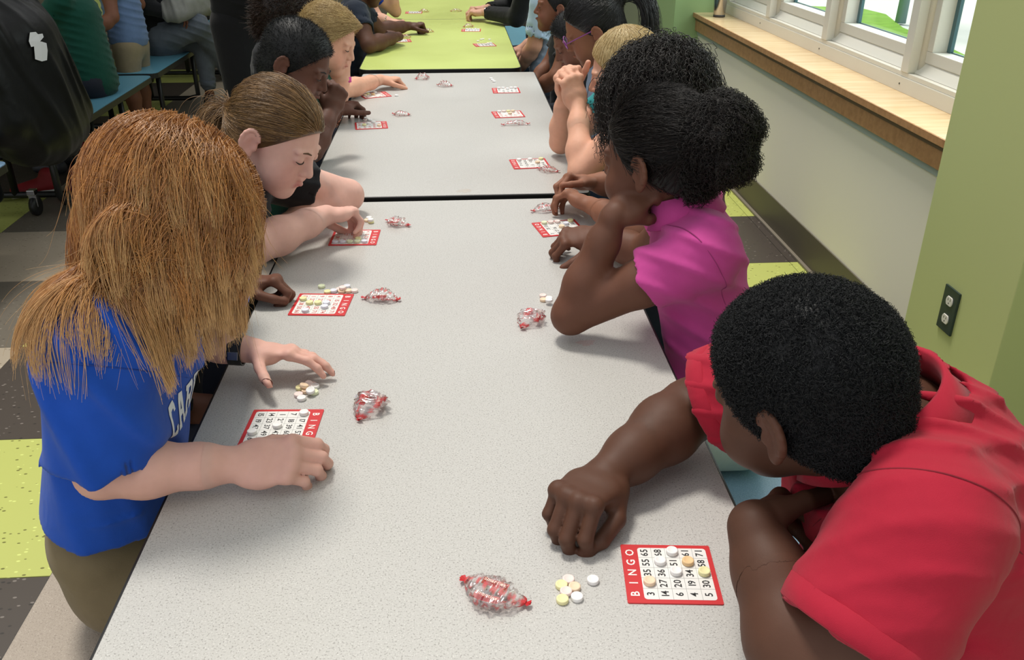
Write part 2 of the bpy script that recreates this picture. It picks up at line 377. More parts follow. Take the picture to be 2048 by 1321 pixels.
class Sdf:
    def __init__(s): s.p = []
    def cone(s, a, b, ra, rb, k=.012, op='u'):
        a = np.asarray(a, float); b = np.asarray(b, float); r = max(ra, rb)
        s.p.append(('c', op, k, np.minimum(a, b)-r, np.maximum(a, b)+r, (a, b, ra, rb))); return s
    def ell(s, c, r, R=None, k=.012, op='u'):
        c = np.asarray(c, float); r = np.asarray(r if hasattr(r, '__len__') else (r,)*3, float); m = r.max()
        s.p.append(('e', op, k, c-m, c+m, (c, r, R))); return s
    def econe(s, a, b, ra, rb, side, k=.02, op='u'):
        """tapered elliptical capsule; ra, rb = (half width along side, half depth)"""
        a = np.asarray(a, float); b = np.asarray(b, float); m = max(max(ra), max(rb))
        ax = nrm(b-a); u = np.asarray(side, float); u = nrm(u-ax*np.dot(u, ax)); v = np.cross(ax, u)
        s.p.append(('x', op, k, np.minimum(a, b)-m, np.maximum(a, b)+m, (a, b, np.array(ra, float), np.array(rb, float), u, v, ax))); return s
    def chain(s, pts, rs, k=.012):
        for i in range(len(pts)-1): s.cone(pts[i], pts[i+1], rs[i], rs[i+1], k)
        return s
    def plane(s, c, n, lo, hi, k=.003):
        """removes what lies on the +n side of the plane inside the box lo..hi"""
        s.p.append(('p', 's', k, np.asarray(lo, float), np.asarray(hi, float), (np.asarray(c, float), nrm(n)))); return s
    @staticmethod
    def dist(p, X, Y, Z):
        kind, q = p[0], p[5]
        if kind == 'c':
            a, b, ra, rb = q; d = b-a; L = d@d+1e-12
            x, y, z = X-a[0], Y-a[1], Z-a[2]
            t = np.clip((x*d[0]+y*d[1]+z*d[2])/L, 0, 1)
            x = x-t*d[0]; y = y-t*d[1]; z = z-t*d[2]
            return np.sqrt(x*x+y*y+z*z)-(ra+(rb-ra)*t)
        if kind == 'e':
            c, r, R = q; x, y, z = X-c[0], Y-c[1], Z-c[2]
            if R is not None: x, y, z = R[0][0]*x+R[0][1]*y+R[0][2]*z, R[1][0]*x+R[1][1]*y+R[1][2]*z, R[2][0]*x+R[2][1]*y+R[2][2]*z
            x, y, z = x/r[0], y/r[1], z/r[2]; s0 = np.sqrt(x*x+y*y+z*z)
            x, y, z = x/r[0], y/r[1], z/r[2]; s1 = np.sqrt(x*x+y*y+z*z)+1e-9
            return np.where(s0 < .05, -r.min()*.95, s0*(s0-1)/s1)
        if kind == 'x':
            a, b, ra, rb, u, v, ax = q; L = np.linalg.norm(b-a)
            x, y, z = X-a[0], Y-a[1], Z-a[2]
            h = x*ax[0]+y*ax[1]+z*ax[2]; t = np.clip(h/L, 0, 1); hh = h-t*L
            pu = x*u[0]+y*u[1]+z*u[2]; pv = x*v[0]+y*v[1]+z*v[2]
            ru = ra[0]+(rb[0]-ra[0])*t; rv = ra[1]+(rb[1]-ra[1])*t; rh = np.minimum(ru, rv)
            e0, e1, e2 = pu/ru, pv/rv, hh/rh; s0 = np.sqrt(e0*e0+e1*e1+e2*e2)
            e0, e1, e2 = e0/ru, e1/rv, e2/rh; s1 = np.sqrt(e0*e0+e1*e1+e2*e2)+1e-9
            return np.where(s0 < .05, -rh*.95, s0*(s0-1)/s1)
        if kind == 'p':
            c, n = q; return -((X-c[0])*n[0]+(Y-c[1])*n[1]+(Z-c[2])*n[2])
    @staticmethod
    def comb(f, d, k, op):
        if op == 's':
            h = np.clip(.5-.5*(f+d)/k, 0, 1) if k > 0 else 0
            return f*(1-h)-d*h+k*h*(1-h)
        h = np.clip(.5+.5*(d-f)/k, 0, 1)
        return d*(1-h)+f*h-k*h*(1-h)
    def at(s, P):
        """distance at points (n,3)"""
        f = np.full(len(P), 1.0); X, Y, Z = P[:, 0], P[:, 1], P[:, 2]
        for p in s.p:
            if p[0] == 'p': continue
            f = s.comb(f, s.dist(p, X, Y, Z), p[2], p[1])
        return f
    def bounds(s):
        u = [p for p in s.p if p[1] == 'u']
        return np.min([p[3] for p in u], 0), np.max([p[4] for p in u], 0)
    def surf(s, h, lo=None, hi=None, disp=None, skip=()):
        b0, b1 = s.bounds(); lo = b0-.02 if lo is None else np.maximum(lo, b0-.02); hi = b1+.02 if hi is None else np.minimum(hi, b1+.02)
        lo = np.asarray(lo, float); n = np.maximum(np.ceil((np.asarray(hi)-lo)/h).astype(int)+1, 4)
        f = np.full(n, 1.0, np.float32)
        ax = [(lo[i]+h*np.arange(n[i])).astype(np.float32) for i in range(3)]
        for p in s.p:
            mg = max(p[2], 0)+3*h if p[0] != 'p' else 0
            i0 = np.maximum(np.floor((p[3]-mg-lo)/h).astype(int), 0); i1 = np.minimum(np.ceil((p[4]+mg-lo)/h).astype(int)+1, n)
            if (i1 <= i0).any(): continue
            sl = tuple(slice(a, b) for a, b in zip(i0, i1))
            X = ax[0][sl[0]][:, None, None]; Y = ax[1][sl[1]][None, :, None]; Z = ax[2][sl[2]][None, None, :]
            f[sl] = s.comb(f[sl], s.dist(p, X, Y, Z), p[2], p[1])
        if disp is not None: f += disp(ax[0][:, None, None], ax[1][None, :, None], ax[2][None, None, :]).astype(np.float32)
        return nets(f, lo, h, skip)
def nets(f, lo, h, skip=()):
    f[0] = f[-1] = 1; f[:, 0] = f[:, -1] = 1; f[:, :, 0] = f[:, :, -1] = 1
    ins = f < 0
    c = ins[:-1, :-1, :-1].astype(np.uint8)
    cnt = np.zeros(c.shape, np.uint8)
    for i in (0, 1):
        for j in (0, 1):
            for k in (0, 1):
                cnt += ins[i:i+c.shape[0], j:j+c.shape[1], k:k+c.shape[2]]
    act = (cnt > 0) & (cnt < 8)
    I = np.argwhere(act); idx = np.full(c.shape, -1, np.int32); idx[act] = np.arange(len(I))
    corner = {}
    for i in (0, 1):
        for j in (0, 1):
            for k in (0, 1): corner[i, j, k] = f[I[:, 0]+i, I[:, 1]+j, I[:, 2]+k]
    acc = np.zeros((len(I), 3)); num = np.zeros(len(I))
    for a in range(3):
        b, cc = (a+1) % 3, (a+2) % 3
        for q in (0, 1):
            for r in (0, 1):
                k0 = [0, 0, 0]; k0[b] = q; k0[cc] = r; k1 = list(k0); k1[a] = 1
                v0, v1 = corner[tuple(k0)], corner[tuple(k1)]; m = (v0 < 0) != (v1 < 0)
                t = np.where(m, v0/np.where(m, v0-v1, 1), 0)
                P = np.zeros((len(I), 3)); P[:, b] = q; P[:, cc] = r; P[:, a] = t
                acc += P*m[:, None]; num += m
    verts = lo+h*(I+acc/np.maximum(num, 1)[:, None])
    F4 = []
    for a in range(3):
        b, cc = (a+1) % 3, (a+2) % 3
        s0 = [slice(1, -1)]*3; s0[a] = slice(0, -1); s1 = list(s0); s1[a] = slice(1, None)
        A, B = ins[tuple(s0)], ins[tuple(s1)]; ch = np.argwhere(A != B)
        if not len(ch): continue
        g = ch.copy(); g[:, b] += 1; g[:, cc] += 1
        def cell(db, dc):
            q = g.copy(); q[:, b] += db; q[:, cc] += dc; return idx[q[:, 0], q[:, 1], q[:, 2]]
        quad = np.stack([cell(-1, -1), cell(0, -1), cell(0, 0), cell(-1, 0)], 1)
        fl = A[tuple(ch.T)]; quad[~fl] = quad[~fl][:, ::-1]
        F4.append(quad)
    F4 = np.concatenate(F4) if F4 else np.zeros((0, 4), int)
    F4 = F4[(F4 >= 0).all(1)]
    for (a, b) in skip:
        cen = verts[F4].mean(1); F4 = F4[~((cen > a).all(1) & (cen < b).all(1))]
    return verts, F4
def merge(parts):
    vs, fs, n = [], [], 0
    for v, f in parts:
        if len(f) == 0: continue
        vs.append(v); fs.append(f+n); n += len(v)
    v = np.concatenate(vs); f = np.concatenate(fs)
    used = np.zeros(len(v), bool); used[f] = True; mp = np.cumsum(used)-1
    return v[used], mp[f]
def colour(me, rgb):
    ca = me.color_attributes.new('tint', 'FLOAT_COLOR', 'POINT')
    ca.data.foreach_set('color', np.concatenate([rgb, np.ones((len(rgb), 1))], 1).astype(np.float32).ravel())

def skin_mat(name, rough=.58):
    t = NT(name); a = t.n.new('ShaderNodeAttribute'); a.attribute_name = 'tint'
    v = t.coord(); c = t.mix(.35, a.outputs['Color'], t.ramp(t.noise(v, 60, 3), [(.3, (.82, .78, .76, 1)), (.7, (1.0, 1.0, 1.0, 1))]), 'MULTIPLY')
    t.link(c, t.b.inputs['Base Color']); t.b.inputs['Roughness'].default_value = rough
    t.b.inputs['Subsurface Weight'].default_value = .12; t.b.inputs['Subsurface Radius'].default_value = (.012, .005, .003); t.b.inputs['Subsurface Scale'].default_value = .6
    t.b.inputs['Specular IOR Level'].default_value = .28
    t.bump(t.noise(v, 900, 2), .08, .001)
    return t.m
SKIN = skin_mat('skin')
def cloth_mat(name, col, rough=.85, weave=900, var=.12, sheen=.10, bump=.25):
    if name in MATS: return MATS[name]
    t = NT(name); v = t.coord(); c = lin(col); d = tuple(x*(1-var) for x in c[:3])+(1,)
    t.link(t.ramp(t.noise(v, 22, 4), [(.3, d), (.7, c)]), t.b.inputs['Base Color'])
    t.b.inputs['Roughness'].default_value = rough; t.b.inputs['Sheen Weight'].default_value = sheen; t.b.inputs['Specular IOR Level'].default_value = .2
    hs = t.n.new('ShaderNodeMath'); hs.operation = 'MULTIPLY_ADD'; hs.inputs[1].default_value = .18; t.link(t.noise(v, weave, 2), hs.inputs[0])
    wn = t.n.new('ShaderNodeTexNoise'); wn.inputs['Scale'].default_value = 34; wn.inputs['Detail'].default_value = 1; wn.inputs['Distortion'].default_value = .6; t.link(v, wn.inputs['Vector']); t.link(wn.outputs['Fac'], hs.inputs[2])
    t.bump(hs.outputs[0], bump*1.2, .005)
    return t.m
def hair_mat(name, c1, c2, rough=.35, spec=.5, tip=None):
    if name in MATS: return MATS[name]
    t = NT(name)
    hi = t.n.new('ShaderNodeHairInfo'); nz = t.noise(t.coord(), 30, 2)
    a = t.n.new('ShaderNodeMath'); a.operation = 'ADD'; t.link(hi.outputs['Random'], a.inputs[0]); t.link(nz, a.inputs[1])
    m = t.n.new('ShaderNodeMath'); m.operation = 'MULTIPLY'; t.link(a.outputs[0], m.inputs[0]); m.inputs[1].default_value = .5
    cc = t.ramp(m.outputs[0], [(.2, lin(c1)), (.8, lin(c2))])
    if tip: cc = t.mix(t.ramp(hi.outputs['Intercept'], [(.35, (0, 0, 0, 1)), (1, (.75, .75, .75, 1))]), cc, lin(tip))
    t.link(cc, t.b.inputs['Base Color'])
    t.b.inputs['Roughness'].default_value = rough; t.b.inputs['Specular IOR Level'].default_value = spec
    return t.m
def strands(name, paths, rad, mat, parent, tip=.35):
    """paths (n, m, 3) drawn as hair curves"""
    n, m = paths.shape[:2]
    c = bpy.data.hair_curves.new(name); c.add_curves([m]*n)
    c.attributes['position'].data.foreach_set('vector', paths.astype(np.float32).ravel())
    ra = c.attributes.get('radius') or c.attributes.new('radius', 'FLOAT', 'POINT')
    prof = 1-(1-tip)*np.linspace(0, 1, m)**2
    R = np.asarray(rad)*np.ones(n)
    ra.data.foreach_set('value', (R[:, None]*prof[None]).astype(np.float32).ravel())
    c.materials.append(mat)
    o = bpy.data.objects.new(name, c); COL.objects.link(o); o.parent = parent
    return o
def wnoise(seed, n=10, f=30.0, direction=None):
    """smooth pseudo noise from a few sines; callable on grids"""
    r = np.random.default_rng(seed); K = r.normal(size=(n, 3)); K /= np.linalg.norm(K, axis=1)[:, None]
    K *= f*r.uniform(.5, 1.5, size=(n, 1))
    if direction is not None: K *= np.asarray(direction)
    ph = r.uniform(0, 6.28, n)
    def fn(X, Y, Z):
        s = 0
        for k, p in zip(K, ph): s = s+np.sin(k[0]*X+k[1]*Y+k[2]*Z+p)
        return s/n
    return fn
# ------------------------------------------------------------------ people
def wobj(name, me, mat, parent):
    o = obj(name, me, mat, parent)
    if parent.type == 'EMPTY' and parent.parent is None: o.location = -parent.location
    return o
class Frame:
    def __init__(s, c, y, z, sc=1.0): s.c = np.asarray(c, float); s.R = frame_from(y, z); s.s = sc
    def __call__(s, x, y, z): return s.c+s.s*(x*s.R[0]+y*s.R[1]+z*s.R[2])
    def vec(s, x, y, z): return x*s.R[0]+y*s.R[1]+z*s.R[2]
    def pts(s, P): return s.c+s.s*(np.asarray(P)@s.R)
def add_head(S, H, tints, lips, face=1.0):
    s = H.s; R = H.R
    S.ell(H(0, -.012, .03), V(.072, .090, .078)*s, R, .01)
    S.ell(H(0, .030, -.022), V(.060, .056, .072)*s, R, .03)
    S.ell(H(0, .046, -.070), V(.042, .036, .036)*s, R, .025)
    S.ell(H(0, .064, -.090), V(.022, .019, .016)*s, R, .02)
    for q in (-1, 1):
        S.ell(H(q*.037, .054, -.045), V(.028, .029, .031)*s, R, .02)
        S.ell(H(q*.031, .087, .004), V(.018, .013, .012)*s, R, .010, 's')
        S.ell(H(q*.030, .0745, .002), V(.0145, .0115, .0125)*s, R, .003)
        S.cone(H(q*.014, .084, .019), H(q*.044, .074, .020), .0055*s, .005*s, .010)
        # ear
        ca, sa = math.cos(.42), math.sin(.42); E = Frame(H(q*.073, -.010, -.012), q*H.R[0]*-sa*-1*0+H.R[1]*ca-q*H.R[0]*sa, H.R[2]); ex = q*H.R[0]*ca+H.R[1]*sa
        pt = lambda u, v, o: E.c+s*(E.R[1]*u+E.R[2]*v+ex*o)
        RE = np.stack([ex, E.R[1], E.R[2]])
        S.ell(pt(-.004, 0, .006), V(.0075, .0175, .027)*s, RE, .008)
        S.ell(pt(.001, -.002, .0145), V(.0065, .0105, .0175)*s, RE, .004, 's')
        arc = [pt(-.004+.017*math.cos(a_), .004+.0255*math.sin(a_), .0095) for a_ in np.linspace(.35, math.pi*1.25, 9)]
        for i_ in range(8): S.cone(arc[i_], arc[i_+1], .0042*s, .0042*s, .003)
        S.ell(pt(.002, -.0255, .006), V(.005, .009, .009)*s, RE, .006)
        S.ell(pt(.011, -.006, .008), V(.004, .004, .006)*s, RE, .004)
        tints.append((H(q*.080, -.006, -.012), .03*s, lips, .25))
    S.cone(H(0, .082, .008), H(0, .0985, -.024), .0065*s, .0095*s, .012)
    for q in (-1, 1): S.ell(H(q*.0105, .089, -.028), V(.008, .009, .007)*s, R, .005)
    S.cone(H(-.016, .084, -.056), H(0, .0925, -.053), .004*s, .005*s, .004); S.cone(H(.016, .084, -.056), H(0, .0925, -.053), .004*s, .005*s, .004)
    S.cone(H(-.012, .084, -.062), H(.012, .084, -.062), .0055*s, .0055*s, .004)
    S.cone(H(-.018, .089, -.0585), H(.018, .089, -.0585), .0016*s, .0016*s, .003, 's')
    tints.append((H(-.008, .092, -.058), .010*s, lips, .8)); tints.append((H(.008, .092, -.058), .010*s, lips, .8))
    for q in (-1, 1): tints.append((H(q*.04, .078, -.035), .032*s, lips, .28))
def add_hand(S, hf, side, curl=None, spread=(8, 2, -4, -10), thumb=None, tints=None, nail=None, k=.004):
    """hf = Frame at the wrist: y to the fingers, z to the back of the hand. returns finger tips"""
    t = -1 if side == 'R' else 1; s = hf.s; R = hf.R
    curl = curl or [(35, 45, 25)]*4
    S.econe(hf(0, -.012, 0), hf(0, .030, 0), (.021*s, .0155*s), (.029*s, .0135*s), R[0], .012)
    S.econe(hf(0, .028, 0), hf(0, .068, .001), (.031*s, .0130*s), (.033*s, .0105*s), R[0], .010)
    S.ell(hf(t*.020, .024, -.008), V(.015, .024, .013)*s, R, .012)
    S.ell(hf(-t*.022, .026, -.007), V(.012, .026, .012)*s, R, .012)
    tips = []
    L = [(.034, .022, .018), (.038, .025, .019), (.035, .023, .018), (.027, .018, .016)]
    bx = (.0255, .0085, -.0085, -.0245); by = (.070, .074, .071, .063); rr = (.0084, .0086, .0082, .0072)
    for i in range(4):
        p = hf(t*bx[i], by[i], 0); a = 0; sp = math.radians(spread[i])*t
        yd = math.cos(sp)*R[1]+math.sin(sp)*R[0]
        S.ell(hf(t*bx[i], by[i], .003), V(1, 1, 1)*rr[i]*1.12*s, None, .008)
        r = rr[i]
        for j in range(3):
            a += math.radians(curl[i][j]); d = math.cos(a)*yd-math.sin(a)*R[2]
            q = p+d*L[i][j]*s; r2 = r*(.93 if j < 2 else .80)
            S.cone(p, q, r*s, r2*s, k if j else .005)
            p = q; r = r2
        dn = math.sin(a)*yd+math.cos(a)*R[2]
        if nail is not None and tints is not None: tints.append((p+dn*r*s*.9-d*.003, .0055*s, nail, .8))
        if tints is not None: tints.append((p, .011*s, None, .3))
        tips.append(p+d*r*s)
    th = thumb or [(.72, .62, -.30), (.42, .85, -.28), (.25, .92, -.25)]
    p = hf(t*.020, .012, -.006); rs = (.0125, .0100, .0092, .0075)
    for j, (d, l) in enumerate(zip(th, (.036, .029, .023))):
        d = nrm(d); q = p+hf.vec(t*d[0], d[1], d[2])*l*s
        S.cone(p, q, rs[j]*s, rs[j+1]*s, .008 if j == 0 else .003); p = q
    tips.append(p)
    if tints is not None: tints.append((p, .012*s, None, .3))
    return tips
def lerp(a, b, t): return np.asarray(a)+(np.asarray(b)-np.asarray(a))*t

def add_arm(S, sh, el, wr, r=1.0):
    S.cone(sh, lerp(sh, el, .45), .043*r, .040*r, .02); S.cone(lerp(sh, el, .45), el, .040*r, .034*r, .02)
    S.cone(el, lerp(el, wr, .32), .034*r, .0355*r, .012); S.cone(lerp(el, wr, .32), lerp(el, wr, .72), .0355*r, .027*r, .02)
    S.cone(lerp(el, wr, .72), wr, .027*r, .0205*r, .02)
def paint(me, verts, base, tints):
    c = np.tile(np.array(lin(base)[:3]), (len(verts), 1))
    warm = np.array(lin(base)[:3])*np.array([1.08, .86, .82])
    for (p, r, col, a) in tints:
        d = np.linalg.norm(verts-np.asarray(p), axis=1); wgt = (a*np.clip(1.35-d/r, 0, 1).clip(0, 1)**1.0)[:, None]
        tc = warm if col is None else np.array(lin(col)[:3])
        c = c*(1-wgt)+tc*wgt
    colour(me, c)
def folds(seed, k, wl, amp):
    """cloth folds: warped parallel ridges that fade in and out"""
    k = nrm(k)*2*math.pi/wl; n1 = wnoise(seed, 5, 9); n2 = wnoise(seed+50, 5, 15); n3 = wnoise(seed+90, 6, 34)
    def fn(X, Y, Z):
        ph = k[0]*X+k[1]*Y+k[2]*Z+5.5*n1(X, Y, Z)+2.5*n2(X, Y, Z)
        m = np.clip(.7+2.2*n2(X+.3, Y, Z), .15, 1)
        return -amp*(.5+.5*np.cos(ph))**3*m+amp*.35*n3(X, Y, Z)
    return fn
PEOPLE = {}
class Person:
    def __init__(s, label, base, skin, lips='#a9605a', group=None):
        s.root = empty('person', base); tag(s.root, label, 'person', group)
        s.B = Sdf(); s.tints = []; s.skin = skin; s.lips = lips; s.fine = []; s.tips = {}
    def head(s, c, f, u, sc=1.0):
        s.H = Frame(c, f, u, sc); add_head(s.B, s.H, s.tints, s.lips)
        s.headbox = (s.H.c-.135*sc, s.H.c+.135*sc); return s
    def trunk(s, pel, chest, neck, side, w=(.115, .135, .06), d=(.085, .095), r=1.0):
        s.pel, s.chest, s.nk, s.side = [np.asarray(x, float) for x in (pel, chest, neck, side)]; s.w = w; s.d = d
        s.side = nrm(s.side)
        B = s.B
        B.econe(lerp(pel, chest, .45), chest, (w[0]*.86, d[0]*.86), (w[1]*.88, d[1]*.88), side, .03)
        B.econe(chest, lerp(chest, neck, .75), (w[1]*.86, d[1]*.8), (w[2], .05), side, .04)
        B.cone(lerp(chest, neck, .7), s.H(0, -.018, -.045), .043*r, .040*r, .025)
        return s
    def arm(s, side, sh, el, wr, hand=None, r=1.0, hr=None):
        sh, el, wr = [np.asarray(x, float) for x in (sh, el, wr)]
        setattr(s, 'a'+side, (sh, el, wr, r))
        s.B.cone(lerp(s.chest, s.nk, .5), sh, .05*r, .040*r, .03)
        add_arm(s.B, sh, el, wr, r)
        if hand:
            hf = Frame(wr, hand['f'], hand['d'], hand.get('s', 1.0))
            s.tips[side] = add_hand(s.B, hf, side, hand.get('curl'), hand.get('spread', (8, 2, -4, -10)), hand.get('thumb'), s.tints, hand.get('nail'))
            ce = hf(0, .055, 0); s.fine.append((ce-.098*hf.s, ce+.098*hf.s)); setattr(s, 'hf'+side, hf)
        return s
    def body(s, h=.0074, hf=.0025, hh=.0029, clip=None):
        parts = [s.B.surf(h, skip=[(a+2.4*h, b-2.4*h) for a, b in s.fine]+[(s.headbox[0]+2.4*h, s.headbox[1]-2.4*h)])]
        done = []
        for (a, b) in s.fine: parts.append(s.B.surf(hf, a, b, skip=done)); done.append((a+4.5*hf, b-4.5*hf))
        parts.append(s.B.surf(hh, *s.headbox))
        # open cut faces at the sub-grid borders are dropped
        out = []
        for i, (v, f) in enumerate(parts):
            if i:
                a, b = (s.fine+[s.headbox])[i-1]; c = v[f].mean(1); hq = hf if i <= len(s.fine) else hh
                f = f[((c > a+2.2*hq) & (c < b-2.2*hq)).all(1)]
            out.append((v, f))
        v, f = merge(out)
        if clip is not None:
            c = v[f].mean(1); v, f = merge([(v, f[clip(c)])])
        me = np_mesh('body', v, f); paint(me, v, s.skin, s.tints)
        s.bo = wobj('body', me, SKIN, s.root); return s
    def shirt(s, mat, sleeve=.6, grow=.012, res=.0045, seed=1, wr=.004, wdir=None, hem=None, neck_r=.058, sl_grow=.014, name='shirt', wf=26, wl=.038, arms='RL', longs=False, neck_tilt=None, extra=None, extra2=None, neckcut=True, local=None):
        G = Sdf(); w, d = s.w, s.d
        ends = []
        for q in arms:
            if not hasattr(s, 'a'+q): continue
            sh, el, wrr, r = getattr(s, 'a'+q)
            if longs:
                G.cone(sh, el, .043*r+sl_grow, .034*r+sl_grow, .03); G.cone(el, lerp(el, wrr, sleeve), .034*r+sl_grow, .025*r+sl_grow*.8, .02)
                e0, e1 = lerp(el, wrr, sleeve), nrm(wrr-el); rad = .027*r+sl_grow*.6
            else:
                e0 = lerp(sh, el, sleeve[q] if isinstance(sleeve, dict) else sleeve); e1 = nrm(el-sh); rad = .041*r+sl_grow
                G.cone(sh, e0+e1*.02, .043*r+sl_grow, rad, .03)
            ends.append((e0, e1, rad))
        if extra: extra(G)
        for (e0, e1, rad) in ends:
            G.cone(e0-e1*.035, e0+e1*.05, rad-.0085, rad-.0065, .002, 's')
            m = rad*1.35; G.plane(e0, e1, e0-m+np.minimum(e1*.05, 0)*.0, e0+m)
        KT = .028
        G.econe(s.pel, s.chest, (w[0]+grow, d[0]+grow), (w[1]+grow*.8, d[1]+grow*.8), s.side, KT)
        G.econe(s.chest, lerp(s.chest, s.nk, .8), (w[1]+grow*.6, d[1]*.9+grow*.6), (w[2]+.012, .058), s.side, .04)
        for q in arms:
            if hasattr(s, 'a'+q): sh, el, wrr, r = getattr(s, 'a'+q); G.cone(lerp(s.chest, s.nk, .5), lerp(sh, el, -.02), .058*r, .044*r+sl_grow*.4, .035)
        if extra2: extra2(G)
        nd = nrm(s.H(0, -.02, -.05)-s.nk) if neck_tilt is None else nrm(neck_tilt)
        if neckcut: G.cone(s.nk-nd*.02, s.nk+nd*.09, neck_r-.006, neck_r+.004, .004, 's')
        if hem is not None: G.plane(hem[0], hem[1], np.asarray(hem[0])-.3, np.asarray(hem[0])+.3)
        dsp = folds(seed, wdir if wdir is not None else (.3, .3, 1), wl, wr) if wr else None
        if local is not None:
            lc, lr, lk, lwl, lamp_, ls = local; d1 = dsp; fl = folds(ls, lk, lwl, lamp_)
            dsp = lambda X, Y, Z: d1(X, Y, Z)+fl(X, Y, Z)*np.exp(-((X-lc[0])**2+(Y-lc[1])**2+(Z-lc[2])**2)/lr**2)
        v, f = merge([G.surf(res, disp=dsp)])
        s.G = G; s.Gd = dsp
        s.so = wobj(name, np_mesh(name, v, f), mat, s.root); return s
    def pants(s, mat, legs, res=.012, grow=1.0, shoes=None, name='trousers', top=None, seed=3, shortf=None):
        """legs: list of (hip, knee, ankle)"""
        G = Sdf(); w, d = s.w, s.d
        pb = s.pel if top is None else np.asarray(top, float)
        pb = pb-V(0, 0, .02); G.econe(pb, lerp(legs[0][0], legs[1][0], .5), (w[0]*.98, d[0]*1.0), (w[0]*.95, d[0]*1.05), s.side, .03)
        for hip, kn, an in legs:
            e = an if shortf is None else lerp(kn, an, shortf)
            G.cone(hip, kn, .078*grow, .058*grow, .03); G.cone(kn, e, .056*grow, .045*grow, .02)
        n1 = wnoise(seed, 8, 24)
        v, f = merge([G.surf(res, disp=lambda X, Y, Z: .004*n1(X, Y, Z))])
        s.po = wobj(name, np_mesh(name, v, f), mat, s.root)
        return s
    def legskin(s, legs, r=1.0):
        for hip, kn, an in legs:
            s.B.cone(kn, lerp(kn, an, .35), .043*r, .046*r, .02); s.B.cone(lerp(kn, an, .35), an, .046*r, .028*r, .02)
        return s
    def cap(s, mat, t=.010, face=((.074, .066), (.012, -.025)), nape=(-.08, -.085), extra=None, res=.003, seed=5, wr=.0, wf=120, name='hair', k=.004, scale=(1, 1, 1), cuts=True, keep_ears=True):
        H = s.H; sc = H.s; G = Sdf()
        G.ell(H(0, -.012, .03), V(.072*scale[0]+t, .090*scale[1]+t, .078*scale[2]+t)*sc, H.R, .01)
        G.ell(H(0, -.045, -.03), V(.060, .052, .062)*sc+t*.8, H.R, .02)
        if extra: extra(G, H)
        if cuts:
            B = .2*sc
            (fy, fz), (ey, ez) = face; ny, nz = (fz-ez), -(fy-ey)
            G.plane(H(0, ey, ez), H.vec(0, ny, nz), H.c-B, H.c+B, .006)
            ty, tz = nape[0]-ey, nape[1]-ez
            G.plane(H(0, ey, ez), H.vec(0, -tz, ty), H.c-B, H.c+B, .006)
            if keep_ears:
                for q in (-1, 1): G.ell(H(q*.082, -.010, -.014), V(.016, .021, .031)*sc, H.R, .004, 's')
        n1 = wnoise(seed, 10, wf)
        v, f = merge([G.surf(res, disp=(lambda X, Y, Z: wr*n1(X, Y, Z)) if wr else None)])
        s.hs = G
        s.ho = wobj(name, np_mesh(name, v, f), mat, s.root); s.hv, s.hf_ = v, f
        return s
    def eyes(s, look=0):
        H = s.H
        for q in (-1, 1):
            mb = MB(); pts = [H(q*(.030+.0145*math.cos(a)), .0745+.0108*math.sin(max(0.15, math.pi-abs(a-math.pi/2)*1.1))*.0+.011*math.sin(a)**.5*.98+.0008, .0005-.0035*math.sin(a)) for a in np.linspace(.12, math.pi-.12, 9)]
            mb.tube(pts, [.0006, .0010, .0013, .0014, .0014, .0014, .0013, .0010, .0006], 6)
            o = mb.build('eyelashes', plain('dark_lashes', '#2a1c16', .6), s.root); o.location = -s.root.location
        return s
    def brows(s, col):
        H = s.H
        for q in (-1, 1):
            mb = MB(); mb.tube([H(q*.014, .0895, .0195), H(q*.026, .0865, .023), H(q*.042, .078, .020)], [.0016, .0022, .0008], 6)
            o = mb.build('eyebrow', plain('brow_'+col[1:], col, .8), s.root); o.location = -s.root.location
        return s

def face_points(verts, faces, n, r, cond=None):
    """random points with normals over a quad mesh"""
    q = verts[faces]; a = np.cross(q[:, 2]-q[:, 0], q[:, 3]-q[:, 1]); ar = np.linalg.norm(a, axis=1)
    nr = a/(ar[:, None]+1e-12)
    if cond is not None:
        m = cond(q.mean(1), nr); ar = ar*m
    i = r.choice(len(faces), n, p=ar/ar.sum()); u, v = r.random((2, n, 1))
    p = (q[i, 0]*(1-u)+q[i, 1]*u)*(1-v)+(q[i, 3]*(1-u)+q[i, 2]*u)*v
    return p, nr[i]
def sgrad(sdf, P, e=.002):
    d0 = sdf.at(P); g = np.stack([sdf.at(P+np.eye(3)[i]*e)-d0 for i in range(3)], 1)
    return d0, g/(np.linalg.norm(g, axis=1)[:, None]+1e-9)
def flow(sdf, roots, d0, steps, step, grav, stiff, off, r, noise=.05, target=None, tw=0.0, grow=None, hug=0.0):
    """strands that follow the surface of sdf and fall under gravity"""
    P = roots.copy(); D = d0/(np.linalg.norm(d0, axis=1)[:, None]+1e-9); out = [P.copy()]
    G = np.array([0, 0, -1.0]); nz = np.zeros_like(P)
    st = step*np.ones(len(P))
    for i in range(steps):
        nz = .8*nz+r.normal(size=P.shape)*noise
        t = i/steps; gv = grav*(t**.7+.15)
        D2 = D*stiff+G*gv+nz
        if target is not None:
            q = target-P; D2 = D2+tw*q/(np.linalg.norm(q, axis=1)[:, None]+1e-9)
        D2 /= np.linalg.norm(D2, axis=1)[:, None]+1e-9
        N = P+D2*st[:, None]
        dd, g = sgrad(sdf, N); lay = off if grow is None else off*(1+grow*t)
        push = np.clip(lay-dd, -hug*max(0, 1-1.6*t)*.012, .02); N = N+g*push[:, None]
        D = N-P; D /= np.linalg.norm(D, axis=1)[:, None]+1e-9
        P = N; out.append(P.copy())
    return np.stack(out, 1)
